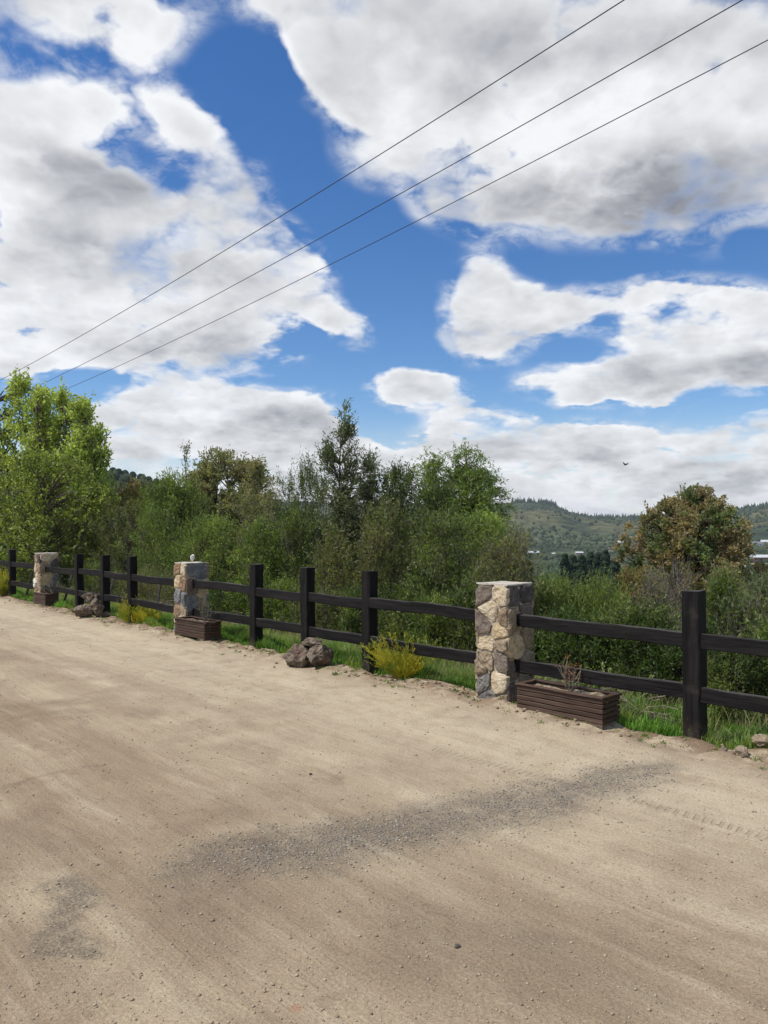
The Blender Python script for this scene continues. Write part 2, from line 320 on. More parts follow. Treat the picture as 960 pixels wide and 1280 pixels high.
def road_mat():
    m, t = mat('sandy_dirt_road'); pos = t.n('ShaderNodeNewGeometry').outputs['Position']
    s, n = rotated(t, pos)
    st_ = t.comb(t.m('MULTIPLY', s, .10), n, 0.)
    flat = t.vm('MULTIPLY', pos, (1, 1, 0))
    wave = t.vm('ADD', st_, t.vm('MULTIPLY', t.vm('SUBTRACT', t.noise(flat, .5, 3, out=1), (.5, .5, .5)), (.15, .28, 0)))
    streak = t.noise(wave, 1.5, 10, .68); streak2 = t.noise(wave, 4.5, 9, .66)
    blot = t.noise(flat, .9, 6, .62, .5); med = t.noise(flat, 5, 6, .65); grit = t.noise(flat, 75, 4, .75); fine = t.noise(flat, 260, 2, .6)
    c = t.mix(t.mr(streak, .32, .68), (.275, .208, .137), (.405, .328, .222))
    c = t.mix(t.m('MULTIPLY', t.mr(streak2, .50, .70), .55), c, (.50, .425, .305))
    c = t.mix(t.m('MULTIPLY', t.mr(blot, .46, .66), .7), c, (.225, .168, .115))
    c = t.mix(t.m('MULTIPLY', t.mr(t.noise(flat, 2.6, 5, .7, .8), .58, .70), .45), c, (.17, .125, .085))
    for off_, w_, k_, cc in ((-1.05, .09, .45, (.54, .465, .33)), (-1.55, .16, .30, (.22, .165, .112)), (-2.35, .12, .35, (.52, .44, .31)), (-2.75, .16, .35, (.215, .16, .108)), (-3.6, .22, .35, (.21, .155, .105)), (-4.3, .16, .30, (.20, .15, .10)), (-3.15, .12, .25, (.50, .42, .30))):
        bend_ = t.m('ADD', n, t.m('MULTIPLY', t.m('SUBTRACT', t.noise(t.comb(t.m('MULTIPLY', s, .16), 0., 0.), 1.0, 2), .5), .8))
        k = t.mr(t.m('ABSOLUTE', t.m('SUBTRACT', bend_, off_)), w_ * 1.5, w_ * .3); c = t.mix(t.m('MULTIPLY', t.m('MULTIPLY', k, t.mr(t.noise(flat, 1.7, 5, .65), .36, .62)), k_), c, cc)
    # lighter sand swept towards the fence
    c = t.mix(t.m('MULTIPLY', t.mr(n, -3.2, -1.0), t.mr(med, .3, .6, .25, .6)), c, (.50, .425, .305))
    c = t.mix(t.m('MULTIPLY', t.mr(n, -.75, -.1), t.mr(med, .40, .55)), c, (.21, .145, .095))
    # grey gravel washed across the road
    wp = t.vm('ADD', flat, t.vm('MULTIPLY', t.vm('SUBTRACT', t.noise(flat, 1.6, 5, .65, out=1), (.5, .5, .5)), (.7, .7, 0)))
    g = None
    for a, b, w in (((-.85, 3.72), (.1, 4.18), .24), ((.0, 4.12), (.9, 4.62), .28), ((.8, 4.6), (1.75, 5.1), .21), ((-1.2, 2.9), (-1.45, 3.4), .09)):
        k = segment(t, wp, a, b, w); g = k if g is None else t.m('MAXIMUM', g, k)
    gm = t.m('MULTIPLY', g, t.mr(t.noise(flat, 9, 5, .7), .32, .56, .35, 1.0))
    gc = t.mix(t.mr(grit, .38, .62), (.115, .095, .074), (.25, .215, .168))
    c = t.mix(t.m('MULTIPLY', gm, .60), c, gc)
    # dark damp spots
    for (x, y, r_) in ((-.72, 3.94, .13), (-.39, 4.97, .09), (.33, 2.95, .5), (.9, 2.85, .35), (-.6, 3.25, .35)):
        k = segment(t, wp, (x - .01, y), (x + .01, y), r_); c = t.mix(t.m('MULTIPLY', k, .35), c, (.15, .108, .075))
    # faint reddish spot of clay
    k = segment(t, flat, (-.30, 2.575), (-.29, 2.575), .022); c = t.mix(t.m('MULTIPLY', k, .4), c, (.36, .14, .07))
    # thin tyre prints: two rows of chevrons
    tread = None
    for a, b in (((.40, 5.60), (1.25, 4.84)), ((1.50, 4.60), (2.25, 3.68)), ((2.4, 4.9), (3.1, 4.2))):
        k = segment(t, flat, a, b, .045); tread = k if tread is None else t.m('MAXIMUM', tread, k)
    bars = t.m('MULTIPLY', tread, t.mr(t.m('SINE', t.m('MULTIPLY', t.m('ADD', s, t.m('MULTIPLY', t.m('ABSOLUTE', t.noise(flat, 3, 1)), .1)), 125.)), -.1, .4))
    c = t.mix(t.m('MULTIPLY', t.m('MULTIPLY', bars, t.mr(med, .4, .6)), .35), c, (.20, .15, .10))
    sp = t.mr(grit, .35, .7, .80, 1.18); c = t.vm('MULTIPLY', c, t.comb(sp, sp, sp))
    sp2 = t.mr(fine, .35, .7, .86, 1.14); c = t.vm('MULTIPLY', c, t.comb(sp2, sp2, sp2))
    h = t.m('ADD', t.m('MULTIPLY', grit, .35), t.m('ADD', t.m('MULTIPLY', med, 1.2), t.m('ADD', t.m('MULTIPLY', streak2, 1.6), t.m('MULTIPLY', bars, -.35))))
    h = t.m('ADD', h, t.m('MULTIPLY', fine, .10)); h = t.m('ADD', h, t.m('MULTIPLY', t.m('MULTIPLY', gm, grit), .5))
    finish(t, c, .95, h, .9, .02, spec=.1); return m
ROAD = road_mat()
def terrain_mat():
    m, t = mat('hillside_ground'); pos = t.n('ShaderNodeNewGeometry').outputs['Position']
    flat = t.vm('MULTIPLY', pos, (1, 1, 0)); d = t.vm('LENGTH', flat, out=1)
    near = t.mix(t.mr(t.noise(flat, 3, 6, .6), .35, .65), (.035, .060, .018), (.10, .088, .045))
    mid = t.mix(t.mr(t.noise(flat, .05, 6, .6), .4, .6), (.035, .055, .02), (.085, .10, .04))
    forest = t.mix(t.mr(t.noise(flat, .03, 8, .7), .4, .62), (.022, .036, .020), (.055, .080, .034))
    fields = t.mix(t.mr(t.noise(t.vm('MULTIPLY', flat, (1, .45, 0)), .0055, 5, .55, .6), .52, .62), forest, (.085, .10, .045))
    strip = t.m('MULTIPLY', t.mr(t.m('ABSOLUTE', t.m('SUBTRACT', d, 1480)), 190, 90), t.mr(t.noise(flat, .008, 5, .6), .40, .56))
    rows = t.mr(t.m('SINE', t.m('MULTIPLY', t.m('ADD', d, t.m('MULTIPLY', t.noise(flat, .004, 3), 90.)), .42)), -.3, .6, .6, 1.1)
    fc = t.vm('MULTIPLY', (.16, .155, .07), t.comb(rows, rows, rows))
    fields = t.mix(t.m('MULTIPLY', strip, .7), fields, fc)
    fields = t.mix(t.m('MULTIPLY', t.mr(d, 1790, 1850), t.mr(t.vm('DOT_PRODUCT', pos, (1, 0, 0), out=1), 560, 480)), fields, (.19, .20, .085))
    mo = t.mr(t.noise(flat, .045, 6, .7), .36, .64, .42, 1.1); fields = t.vm('MULTIPLY', fields, t.comb(mo, mo, mo))
    ox = t.vm('SUBTRACT', pos, (385., 770., 0)); k = t.mr(t.vm('LENGTH', t.vm('MULTIPLY', ox, (1, .6, 0)), out=1), 45, 30)
    fields = t.mix(k, fields, (.24, .17, .06))
    c = t.mix(t.mr(d, 25, 120), near, mid); c = t.mix(t.mr(d, 300, 620), c, fields)
    n = t.noise(flat, 8, 6, .6)
    finish(t, c, .95, n, .6, .06, spec=.08); return m
TERR = terrain_mat()

# ------------------------------------------------------------------ ground
def build_terrain():
    az = np.concatenate([np.linspace(-40, 40, 321), np.linspace(40, 320, 141)[1:-1]]) * math.pi / 180
    rr = np.concatenate([[0.4], np.geomspace(1.0, 30, 60), np.geomspace(31, 9000, 210)])
    A, Rr = np.meshgrid(az, rr); X = Rr * np.sin(A); Y = Rr * np.cos(A); Z = H(X, Y)
    rough = (vnoise(X, Y, .02, 7) - .5) * 2.5 + (vnoise(X, Y, .07, 8) - .5) * 1.2
    Z = Z + rough * sstep(60, 300, Rr) + (vnoise(X, Y, 1.3, 9) - .5) * .10 * sstep(.3, 1.5, tt(X, Y))
    V = np.stack([X, Y, Z], -1).reshape(-1, 3); V = np.vstack([V, [[0, 0, -.10]]])
    nr, na = len(rr), len(az); i = np.arange(nr - 1)[:, None] * na; j = np.arange(na)[None, :]; j2 = (j + 1) % na
    Fq = np.stack([i + j, i + na + j, i + na + j2, i + j2], -1).reshape(-1, 4)
    me = np_mesh('ground', V, Fq[:, ::-1], TERR, True)
    obj('ground', me, kind='structure')
    # the disc under the camera's feet
    bm = bmesh.new(); vs = [bm.verts.new((.4 * math.sin(a), .4 * math.cos(a), -.099)) for a in np.linspace(0, 2 * math.pi, 24, endpoint=False)]
    bm.faces.new(vs[::-1]); bm_obj('subsoil', bm, SOIL, kind='structure')
build_terrain()
def road_z(x, y):
    t = tt(x, y); s = ss(x, y)
    z = (vnoise(x, y, .45, 2) - .5) * .035 + (vnoise(s * .25, t, 2.2, 4) - .5) * .016 + (vnoise(x, y, 9, 6) - .5) * .006 + (vnoise(x, y, 24, 12) - .5) * .0025
    z = z + sstep(-1.3, -.35, t) * .03 + sstep(-.75, -.15, t) * (vnoise(x, y, 5.5, 11) - .35) * .075
    z = z - .03 * np.exp(-((x - .33) ** 2 + (y - 4.2) ** 2) / .8)
    return z
def road_edge(s): return -.02 + .16 * (vnoise(s, s * 0, .9, 3) - .5) + .10 * (vnoise(s, s * 0, 3.7, 5) - .5)
def build_road():
    S = np.concatenate([np.linspace(-60, -6, 30), np.linspace(-5.8, 14, 560), np.linspace(14.3, 120, 120)])
    T = np.concatenate([[-40, -30, -22, -16, -12, -9.5, -8], np.linspace(-7, 0, 300)])
    Sg, Tg = np.meshgrid(S, T); e = road_edge(Sg); k = sstep(-1.5, 0, Tg); Tg = Tg + e * k
    X = P0[0] + DS[0] * Sg + NT_[0] * Tg; Y = P0[1] + DS[1] * Sg + NT_[1] * Tg
    Z = road_z(X, Y); Z = np.where(T[:, None] == T[-1], -.16, Z)
    V = np.stack([X, Y, Z], -1).reshape(-1, 3); ns = len(S); i = np.arange(len(T) - 1)[:, None] * ns; j = np.arange(ns - 1)[None, :]
    Fq = np.stack([i + j, i + ns + j, i + ns + j + 1, i + j + 1], -1).reshape(-1, 4)
    obj('road', np_mesh('road', V, Fq, ROAD, True), kind='structure')
build_road()
def GZ(x, y):
    t = tt(x, y)
    return float(road_z(np.float64(x), np.float64(y))) if t < 0 else HZ(x, y)

# ------------------------------------------------------------------ pebbles and clods (nobody could count them)
def ico(sub=1):
    bm = bmesh.new(); bmesh.ops.create_icosphere(bm, subdivisions=sub, radius=1)
    v = np.array([q.co[:] for q in bm.verts]); f = np.array([[w.index for w in p.verts] for p in bm.faces]); bm.free(); return v, f
def scatter(name, pts, size, mat_, template, squash=.6, jit=.25, seed=0, sink=.25, **k):
    rg = np.random.default_rng(seed); tv, tf = template; n = len(pts); m = len(tv)
    a = rg.uniform(0, 2 * np.pi, n); ca, sa = np.cos(a), np.sin(a)
    sc3 = np.stack([size * rg.uniform(.7, 1.3, n), size * rg.uniform(.7, 1.3, n), size * squash * rg.uniform(.7, 1.3, n)], -1)
    v = tv[None] * (1 + rg.uniform(-jit, jit, (n, m, 1))) * sc3[:, None, :]
    x = v[..., 0] * ca[:, None] - v[..., 1] * sa[:, None]; y = v[..., 0] * sa[:, None] + v[..., 1] * ca[:, None]
    V = np.stack([x, y, v[..., 2]], -1) + pts[:, None, :] + np.array([0, 0, 1.]) * (sc3[:, None, 2:3] * (1 - 2 * sink))[..., :]
    Fa = (tf[None] + (np.arange(n) * m)[:, None, None]).reshape(-1, tf.shape[1])
    return obj(name, np_mesh(name, V.reshape(-1, 3), Fa, mat_), **k)
def pebble_mat(name, a, b, c):
    m, t = mat(name); r = t.n('ShaderNodeNewGeometry').outputs['Random Per Island']
    col = t.mix(t.mr(r, 0, .6, smooth=False), a, b); col = t.mix(t.mr(r, .85, .95), col, c)
    n = t.noise(t.n('ShaderNodeNewGeometry').outputs['Position'], 160, 3)
    finish(t, col, .9, n, .5, .004, spec=.15); return m
PEB = pebble_mat('road_pebbles', (.20, .155, .11), (.34, .28, .20), (.40, .34, .255))
PEBG = pebble_mat('grey_gravel', (.13, .115, .096), (.29, .262, .22), (.42, .385, .33))
CLOD = pebble_mat('earth_clods', (.13, .09, .06), (.27, .20, .135), (.36, .29, .20))
rg = np.random.default_rng(5)
n = 4200
py = 740 + (1290 - 740) * rg.random(n) ** .75; px = rg.uniform(-60, 1020, n); Y = CH * F / (py - HY); X = (px - CX) / F * Y
k = (tt(X, Y) < -.12); X, Y = X[k], Y[k]; sz = .0018 + .0050 * rg.random(len(X)) ** 7 + .0005 * Y
scatter('pebbles', np.stack([X, Y, road_z(X, Y)], -1), sz, PEB, ico(1), seed=1, label='small loose pebbles scattered over the sandy dirt road', category='pebbles', kind='stuff') if False else tag(scatter('pebbles', np.stack([X, Y, road_z(X, Y)], -1), sz, PEB, ico(1), seed=1), 'small loose pebbles scattered over the sandy dirt road', 'pebbles', kind='stuff')
pl = [((-.85, 3.72), (.1, 4.18)), ((.0, 4.12), (.9, 4.62)), ((.8, 4.6), (1.75, 5.1)), ((-1.3, 2.9), (-1.5, 3.5))]
pts = []
for i, (a, b) in enumerate(pl):
    m_ = 2300 if i < 3 else 60; q = rg.random(m_)[:, None]; p = np.array(a) * (1 - q) + np.array(b) * q + rg.normal(0, .17, (m_, 2)); pts.append(p)
p = np.vstack(pts); sz = .0022 + .0050 * rg.random(len(p)) ** 4
tag(scatter('gravel', np.column_stack([p, road_z(p[:, 0], p[:, 1])]), sz, PEBG, ico(1), seed=2), 'grey crushed gravel lying in a dark strip across the road', 'gravel', kind='stuff')
s_ = rg.uniform(-4, 16, 2600) + 0; t_ = road_edge(s_) - np.abs(rg.normal(0, .22, 2600)) - .02; X = P0[0] + DS[0] * s_ + NT_[0] * t_; Y = P0[1] + DS[1] * s_ + NT_[1] * t_
sz = .004 + .020 * rg.random(2600) ** 7
tag(scatter('clods', np.stack([X, Y, road_z(X, Y)], -1), sz, CLOD, ico(1), seed=3, jit=.3), 'crumbly brown clods of earth along the road edge', 'clods', kind='stuff')

# ------------------------------------------------------------------ grain coordinates for boards
def add_grain(me, axis, seed):
    """per-vertex coordinate stretched along the board so the wood grain runs down its length"""
    at = me.attributes.new('grain', 'FLOAT_VECTOR', 'POINT'); n = len(me.vertices)
    co_ = np.empty(n * 3, np.float32); me.vertices.foreach_get('co', co_); co_ = co_.reshape(-1, 3).copy()
    sc_ = np.array([42., 42., 42.]); sc_[axis] = 2.6
    at.data.foreach_set('vector', (co_ * sc_ + seed * 11.7).astype(np.float32).ravel())
def board_mesh(name, L, W, T, axis, mat_, seed, rough=.002, nseg=14, bev=.006, bow=0.0, x0=0.):
    """a hand-cut board: length L along axis, section W x T, eased edges, slightly uneven"""
    rnd = random.Random(seed); bm = bmesh.new(); rings = []
    prof = [(-W / 2 + bev, -T / 2), (W / 2 - bev, -T / 2), (W / 2, -T / 2 + bev), (W / 2, T / 2 - bev), (W / 2 - bev, T / 2), (-W / 2 + bev, T / 2), (-W / 2, T / 2 - bev), (-W / 2, -T / 2 + bev)]
    ph = rnd.random() * 9
    for i in range(nseg + 1):
        f = i / nseg; l = x0 + f * L
        d = bow * math.sin(f * math.pi) + rough * math.sin(f * 9 + ph); ring = []
        for (a, b) in prof:
            a2 = a * (1 + .0 * f) + rnd.uniform(-rough, rough); b2 = b + rnd.uniform(-rough, rough) + d
            ll = l + (rnd.uniform(-.004, .004) if i in (0, nseg) else 0)
            c_ = {0: (ll, a2, b2), 1: (a2, ll, b2), 2: (a2, b2, ll)}[axis]; ring.append(bm.verts.new(c_))
        rings.append(ring)
    for a, b in zip(rings, rings[1:]):
        for i in range(8): bm.faces.new((a[i], a[(i + 1) % 8], b[(i + 1) % 8], b[i]))
    bm.faces.new(rings[0][::-1]); bm.faces.new(rings[-1])
    bmesh.ops.recalc_face_normals(bm, faces=bm.faces)
    me = bpy.data.meshes.new(name); bm.to_mesh(me); bm.free(); me.materials.append(mat_); add_grain(me, axis, seed); return me

# ------------------------------------------------------------------ fence
def s_of(px):
    x, y = at_t(px, 0); return ss(x, y)
PILLAR_S = [s_of(628), s_of(237), s_of(56)]
def fence(label, posts, ends, rails_z, seed):
    """posts: (s, height); rails run between consecutive nodes (pillar faces and posts)"""
    x, y = st(posts[0][0], 0); root = empty('timber_fence', (x, y, 0), FENCE_ROT, label=label, cat='fence', group='black post-and-rail fence sections')
    s0 = posts[0][0]; nodes = sorted([(s, 'post') for s, h in posts] + [(e, 'end') for e in ends])
    rnd = random.Random(seed)
    for i, (s, h) in enumerate(posts):
        me = board_mesh('post', h + .3, .135, .135, 2, TIMBER, seed * 10 + i, .0025, 16, .009, 0, -.3)
        o = obj('post', me, root, (s - s0, 0, 0)); o.rotation_euler = (R(rnd.uniform(-.6, .6)), R(rnd.uniform(-.6, .6)), R(rnd.uniform(-3, 3)))
    for (a, ka), (b, kb) in zip(nodes, nodes[1:]):
        for zi, z in enumerate(rails_z):
            za, zb = z + rnd.uniform(-.015, .015), z + rnd.uniform(-.015, .015)
            a_ = a + (.0 if ka == 'post' else 0); L = b - a_
            me = board_mesh('rail', L, .048, .112, 0, TIMBER, seed * 100 + int(s0 * 3) + zi + int(a * 7), .0028, max(6, int(L / .12)), .006, rnd.uniform(-.008, .010))
            o = obj('rail', me, root, (a_ - s0, .030 + rnd.uniform(-.004, .004), za)); o.rotation_euler = (0, -math.atan2(zb - za, L), 0)
    return root
PS = PILLAR_S; RZ = (.37, .785)
fence('black timber fence section at the right edge with one thick post', [(0.0, 1.143), (-2.6, 1.14)], [PS[0] - .17, -5.2], RZ, 1)
fence('black timber fence section between the nearest stone pillar and the middle one', [(s_of(462), 1.14), (s_of(385.5), 1.14), (s_of(320), 1.14)], [PS[0] + .17, PS[1] - .17], RZ, 2)
fence('black timber fence section of three close posts between the middle and farthest stone pillars', [(s_of(165.5), 1.145), (s_of(131.5), 1.14), (s_of(99.5), 1.13)], [PS[1] + .17, PS[2] - .17], RZ, 3)
fence('black timber fence section running out of the picture left of the farthest pillar', [(s_of(15.5), 1.14), (s_of(-60), 1.14), (s_of(-110), 1.14), (s_of(-150), 1.14)], [PS[2] + .17, s_of(-190)], RZ, 4)

# ------------------------------------------------------------------ stone pillars
def clip(poly, p, n_):
    out = []
    for i in range(len(poly)):
        a, b = poly[i], poly[(i + 1) % len(poly)]; da = (a - p) @ n_; db = (b - p) @ n_
        if da <= 0: out.append(a)
        if (da < 0) != (db < 0) and abs(da - db) > 1e-9: out.append(a + (b - a) * (da / (da - db)))
    return out
def voronoi(seeds, w, h):
    cells = []
    for i, a in enumerate(seeds):
        poly = [np.array(q, float) for q in ((0, 0), (w, 0), (w, h), (0, h))]
        for j, b in enumerate(seeds):
            if i != j and len(poly) > 2: poly = clip(poly, (a + b) / 2, b - a)
        cells.append(poly)
    return cells
def stone_mesh(poly, depth, seed, mat_, edge_l=0, edge_r=0, w=.4):
    """one fieldstone: uneven outline inset from its neighbours, domed rough front, sides going back to the mortar; face plane x,z ; outward -y"""
    rnd = random.Random(seed); P = [np.array(p) for p in poly]; c = sum(P) / len(P)
    # chamfer corners, resample
    Q = []
    for i in range(len(P)):
        a, b, d = P[i - 1], P[i], P[(i + 1) % len(P)]; f = rnd.uniform(.12, .28)
        Q += [b + (a - b) * f, b + (d - b) * f * rnd.uniform(.7, 1.3)]
    out = []
    for i in range(len(Q)):
        a, b = Q[i], Q[(i + 1) % len(Q)]; L = np.linalg.norm(b - a); m_ = max(1, int(round(L / .028)))
        for k in range(m_): out.append(a + (b - a) * k / m_)
    N = len(out); pts = []
    for q in out:
        d = q - c; L = np.linalg.norm(d) + 1e-6; q2 = q - d / L * (.0055 + rnd.uniform(-.002, .0045)); pts.append(q2)
    bm = bmesh.new(); tilt = (rnd.uniform(-.10, .10), rnd.uniform(-.08, .08))
    def dep(q, k):
        z = depth * k + (q[0] - c[0]) * tilt[0] + (q[1] - c[1]) * tilt[1]
        z += mnoise.noise(Vector((q[0] * 11 + seed, q[1] * 11, 0))) * .014 + mnoise.noise(Vector((q[0] * 34 + seed, q[1] * 34, 3))) * .009
        return z
    rings = []
    for sc_, k, base in ((1.03, -.5, True), (1.0, .55, False), (.955, .9, False), (.80, 1.06, False), (.52, 1.1, False), (.24, 1.14, False)):
        ring = []
        for q in pts:
            p = c + (q - c) * sc_; y = (-.012 if base else max(.004, dep(p, k)))
            ring.append(bm.verts.new((p[0] - w / 2, -y, p[1])))
        rings.append(ring)
    for a, b in zip(rings, rings[1:]):
        for i in range(N): bm.faces.new((a[i], a[(i + 1) % N], b[(i + 1) % N], b[i]))
    bm.faces.new(rings[-1]); bm.faces.new(rings[0][::-1])
    bmesh.ops.recalc_face_normals(bm, faces=bm.faces)
    me = bpy.data.meshes.new('stone'); bm.to_mesh(me); bm.free(); me.materials.append(mat_); return me
def pillar(s, label, faces, seed, h=1.10, w=.385):
    x, y = st(s, 0.03); root = empty('stone_pillar', (x, y, 0), FENCE_ROT + math.pi, label=label, cat='pillar', group='stone pillars along the fence')
    core = w / 2 - .017
    bm = bmesh.new(); bmesh.ops.create_cube(bm, size=1)
    for v in bm.verts: v.co = (v.co.x * core * 2, v.co.y * core * 2, (v.co.z + .5) * (h + .2) - .22)
    bmesh.ops.bevel(bm, geom=bm.edges[:], offset=.01, segments=1, affect='EDGES')
    bm_obj('mortar_core', bm, MORTAR, root)
    rnd = random.Random(seed); pal = ['tan', 'rust', 'brown', 'grey', 'gold', 'blue', 'tan', 'brown']
    for fi in range(4):
        if fi in faces: L = faces[fi]
        else:
            L = []; z = .07
            while z < h - .05:
                L += [(.28 + rnd.uniform(-.08, .08), z + rnd.uniform(-.04, .04), rnd.choice(pal)), (.76 + rnd.uniform(-.08, .08), z + rnd.uniform(-.04, .05), rnd.choice(pal))]; z += .17
        seeds = [np.array([a * w, z]) for a, z, c_ in L]
        for i, (cell, (a, z, c_)) in enumerate(zip(voronoi(seeds, w, h), L)):
            if len(cell) < 3: continue
            me = stone_mesh(cell, rnd.uniform(.014, .038), seed * 100 + fi * 30 + i, ST[c_], w=w)
            o = obj('stone', me, root); ang = fi * math.pi / 2
            o.rotation_euler = (0, 0, ang); o.location = (math.sin(ang) * (w / 2 - .022), -math.cos(ang) * (w / 2 - .022), 0)
    # pale mortar cap, slightly uneven
    bm = bmesh.new(); bmesh.ops.create_grid(bm, x_segments=10, y_segments=10, size=w / 2 - .008)
    bmesh.ops.solidify(bm, geom=bm.faces[:], thickness=.014)
    for v in bm.verts:
        v.co.z += h + .006 + mnoise.noise(v.co * 9 + Vector((seed, 0, 0))) * .006
        v.co.x += mnoise.noise(v.co * 14) * .006; v.co.y += mnoise.noise(v.co * 14 + Vector((5, 0, 0))) * .006
    bm_obj('mortar_cap', bm, CAP, root)
    return root
CAP = stone_mat('pale_mortar_cap', (.44, .41, .35), (.54, .50, .43), (.36, .33, .27), rusta=.1)
# local frame: rotation = fence + 180 deg, so local +X runs right/near along the fence and local -Y looks at the road
f1 = [(.24, 1.02, 'brown'), (.76, 1.0, 'cream'), (.47, .86, 'cream'), (.9, .80, 'tan'), (.24, .71, 'brown'), (.74, .66, 'gold'), (.30, .555, 'cream'), (.82, .56, 'tan'),
      (.80, .42, 'brown'), (.30, .41, 'tan'), (.12, .31, 'tan'), (.24, .19, 'grey'), (.72, .19, 'cream'), (.45, .04, 'grey'), (.85, .03, 'tan')]
f2 = [(.22, 1.0, 'dark'), (.72, 1.0, 'dark'), (.24, .79, 'tan'), (.74, .83, 'brown'), (.36, .53, 'gold'), (.86, .62, 'tan'), (.18, .31, 'brown'), (.72, .36, 'tan'), (.24, .13, 'brown'), (.70, .16, 'tan'), (.5, .01, 'dark')]
pillar(PS[0], 'nearest stone pillar of cream and grey fieldstone beside the largest planter', {0: f1, 1: f2}, 3)
g1 = [(.30, 1.0, 'rust'), (.84, .99, 'cream'), (.34, .84, 'gold'), (.84, .80, 'rust'), (.30, .60, 'blue'), (.85, .56, 'blue'), (.34, .38, 'rust'), (.86, .36, 'tan'), (.45, .22, 'cream'), (.30, .06, 'blue'), (.84, .10, 'tan')]
g2 = [(.5, 1.0, 'blue'), (.3, .74, 'brown'), (.78, .66, 'gold'), (.25, .50, 'blue'), (.74, .44, 'tan'), (.3, .28, 'dark'), (.75, .22, 'brown'), (.5, .06, 'dark')]
pillar(PS[1], 'middle stone pillar with a pale stone standing on its top', {0: g1, 1: g2}, 5)
h1 = [(.35, 1.0, 'rust'), (.85, 1.0, 'dark'), (.22, .78, 'gold'), (.72, .78, 'tan'), (.4, .62, 'cream'), (.85, .58, 'rust'), (.2, .48, 'white'), (.7, .42, 'tan'), (.3, .28, 'rust'), (.8, .22, 'gold'), (.4, .08, 'tan')]
h2 = [(.45, 1.02, 'cream'), (.3, .80, 'tan'), (.8, .84, 'dark'), (.35, .55, 'gold'), (.8, .5, 'grey'), (.3, .28, 'tan'), (.8, .2, 'brown'), (.5, .05, 'grey')]
pillar(PS[2], 'farthest stone pillar at left of mottled tan stone', {0: h1, 1: h2}, 8)

# ------------------------------------------------------------------ rocks
def rock_mesh(seed, size, mat_, sub=4, cuts=9, rough=.10):
    bm = bmesh.new(); bmesh.ops.create_icosphere(bm, subdivisions=sub, radius=1); rnd = random.Random(seed)
    planes = [(Vector((rnd.gauss(0, 1), rnd.gauss(0, 1), rnd.gauss(0, .8))).normalized(), rnd.uniform(.55, .85)) for _ in range(cuts)]
    for v in bm.verts:
        p = v.co.copy()
        for n_, d in planes:
            k = p.dot(n_)
            if k > d: p -= n_ * (k - d) * .9
        q = p * 2.2 + Vector((seed * 3.1, 0, 0))
        p *= 1 + mnoise.fractal(q, .9, 2.1, 5) * rough * 2.2
        v.co = Vector((p.x * size[0], p.y * size[1], p.z * size[2]))
    zmin = min(v.co.z for v in bm.verts)
    for v in bm.verts: v.co.z -= zmin
    bmesh.ops.recalc_face_normals(bm, faces=bm.faces)
    me = bpy.data.meshes.new('rock'); bm.to_mesh(me); bm.free(); me.materials.append(mat_); return me
def rock(name, px, py, size, z_off, rz, label, group, seed, mat_=ST['lava'], tilt=0, dy=0, sub=4, cuts=9, **k):
    Y_ = CH * F / (py - HY) + dy; X_ = (px - CX) / F * Y_
    o = obj(name, rock_mesh(seed, size, mat_, sub, cuts), None, (X_, Y_, GZ(X_, Y_) + z_off)); o.rotation_euler = (tilt, tilt * .6, rz)
    return tag(o, label, 'rock', group)
gA = 'brown rocks piled at the road edge'
rock('field_rock', 373, 836, (.20, .16, .145), -.03, .3, 'left grey-brown rock of the pile between two fence posts', gA, 11)
rock('field_rock', 400, 838, (.19, .15, .140), -.03, 1.2, 'right cracked brown rock of the pile between two fence posts', gA, 14)
rock('field_rock', 389, 837, (.12, .10, .06), .20, .5, 'small reddish rock on top of the pile between two fence posts', gA, 17, tilt=.15, dy=.04)
rock('field_rock', 103, 774, (.20, .17, .14), -.03, .2, 'wide dark rock at left of the farther rock pile', gA, 21, tilt=.1)
rock('field_rock', 120.5, 774, (.13, .13, .15), -.02, 1.5, 'upright grey rock at right of the farther rock pile', gA, 24)
rock('field_rock', 113, 772, (.15, .12, .10), .24, .7, 'mossy rock lying on top of the farther rock pile', gA, 27, tilt=.2, dy=.08)
rock('field_rock', 133, 773, (.08, .08, .06), -.02, .7, 'low flat brown rock beside the farther rock pile', gA, 29)
gB = 'small stones by the nearest fence post'
for i, (px_, py_, r_, lb, m_) in enumerate([(897, 921, .050, 'rounded grey stone right beside the foot of the nearest post', 'grey'), (912, 926, .036, 'small pale brown stone next to the grey one in the grass', 'tan'), (889, 927, .028, 'smallest grey stone touching the nearest post', 'grey'),
        (952, 946, .062, 'pale stone half buried in the dirt at the right edge', 'tan'), (928, 955, .050, 'flat tan stone in the dirt near the right edge', 'tan'), (906, 950, .026, 'tiny brown stone on the dirt bank at right', 'brown'), (856, 926, .02, 'pale pebble at the left foot of the nearest post', 'cream')]):
    rock('small_stone', px_, py_, (r_ * 1.3, r_, r_ * .75), -.012, i * .9, lb, gB, 40 + i, ST[m_], sub=3, cuts=6)
for i, (px_, py_, lb) in enumerate([(572, 1179, 'dark pebble lying alone in the foreground dirt'), (388, 965, 'flat dark stone in the damp spot of the road')]):
    rock('loose_stone', px_, py_, (.014, .011, .008), -.003, i, lb, None, 60 + i, ST['dark'], sub=2, cuts=5)
# pale stone on the middle pillar
x_, y_ = st(PS[1] + .05, .07)
o = obj('pale_stone', rock_mesh(71, (.036, .032, .062), ST['white'], 3, 8), None, (x_, y_, 1.118)); o.rotation_euler = (.12, .1, .4)
tag(o, 'small whitish stone standing upright on the middle pillar', 'stone')

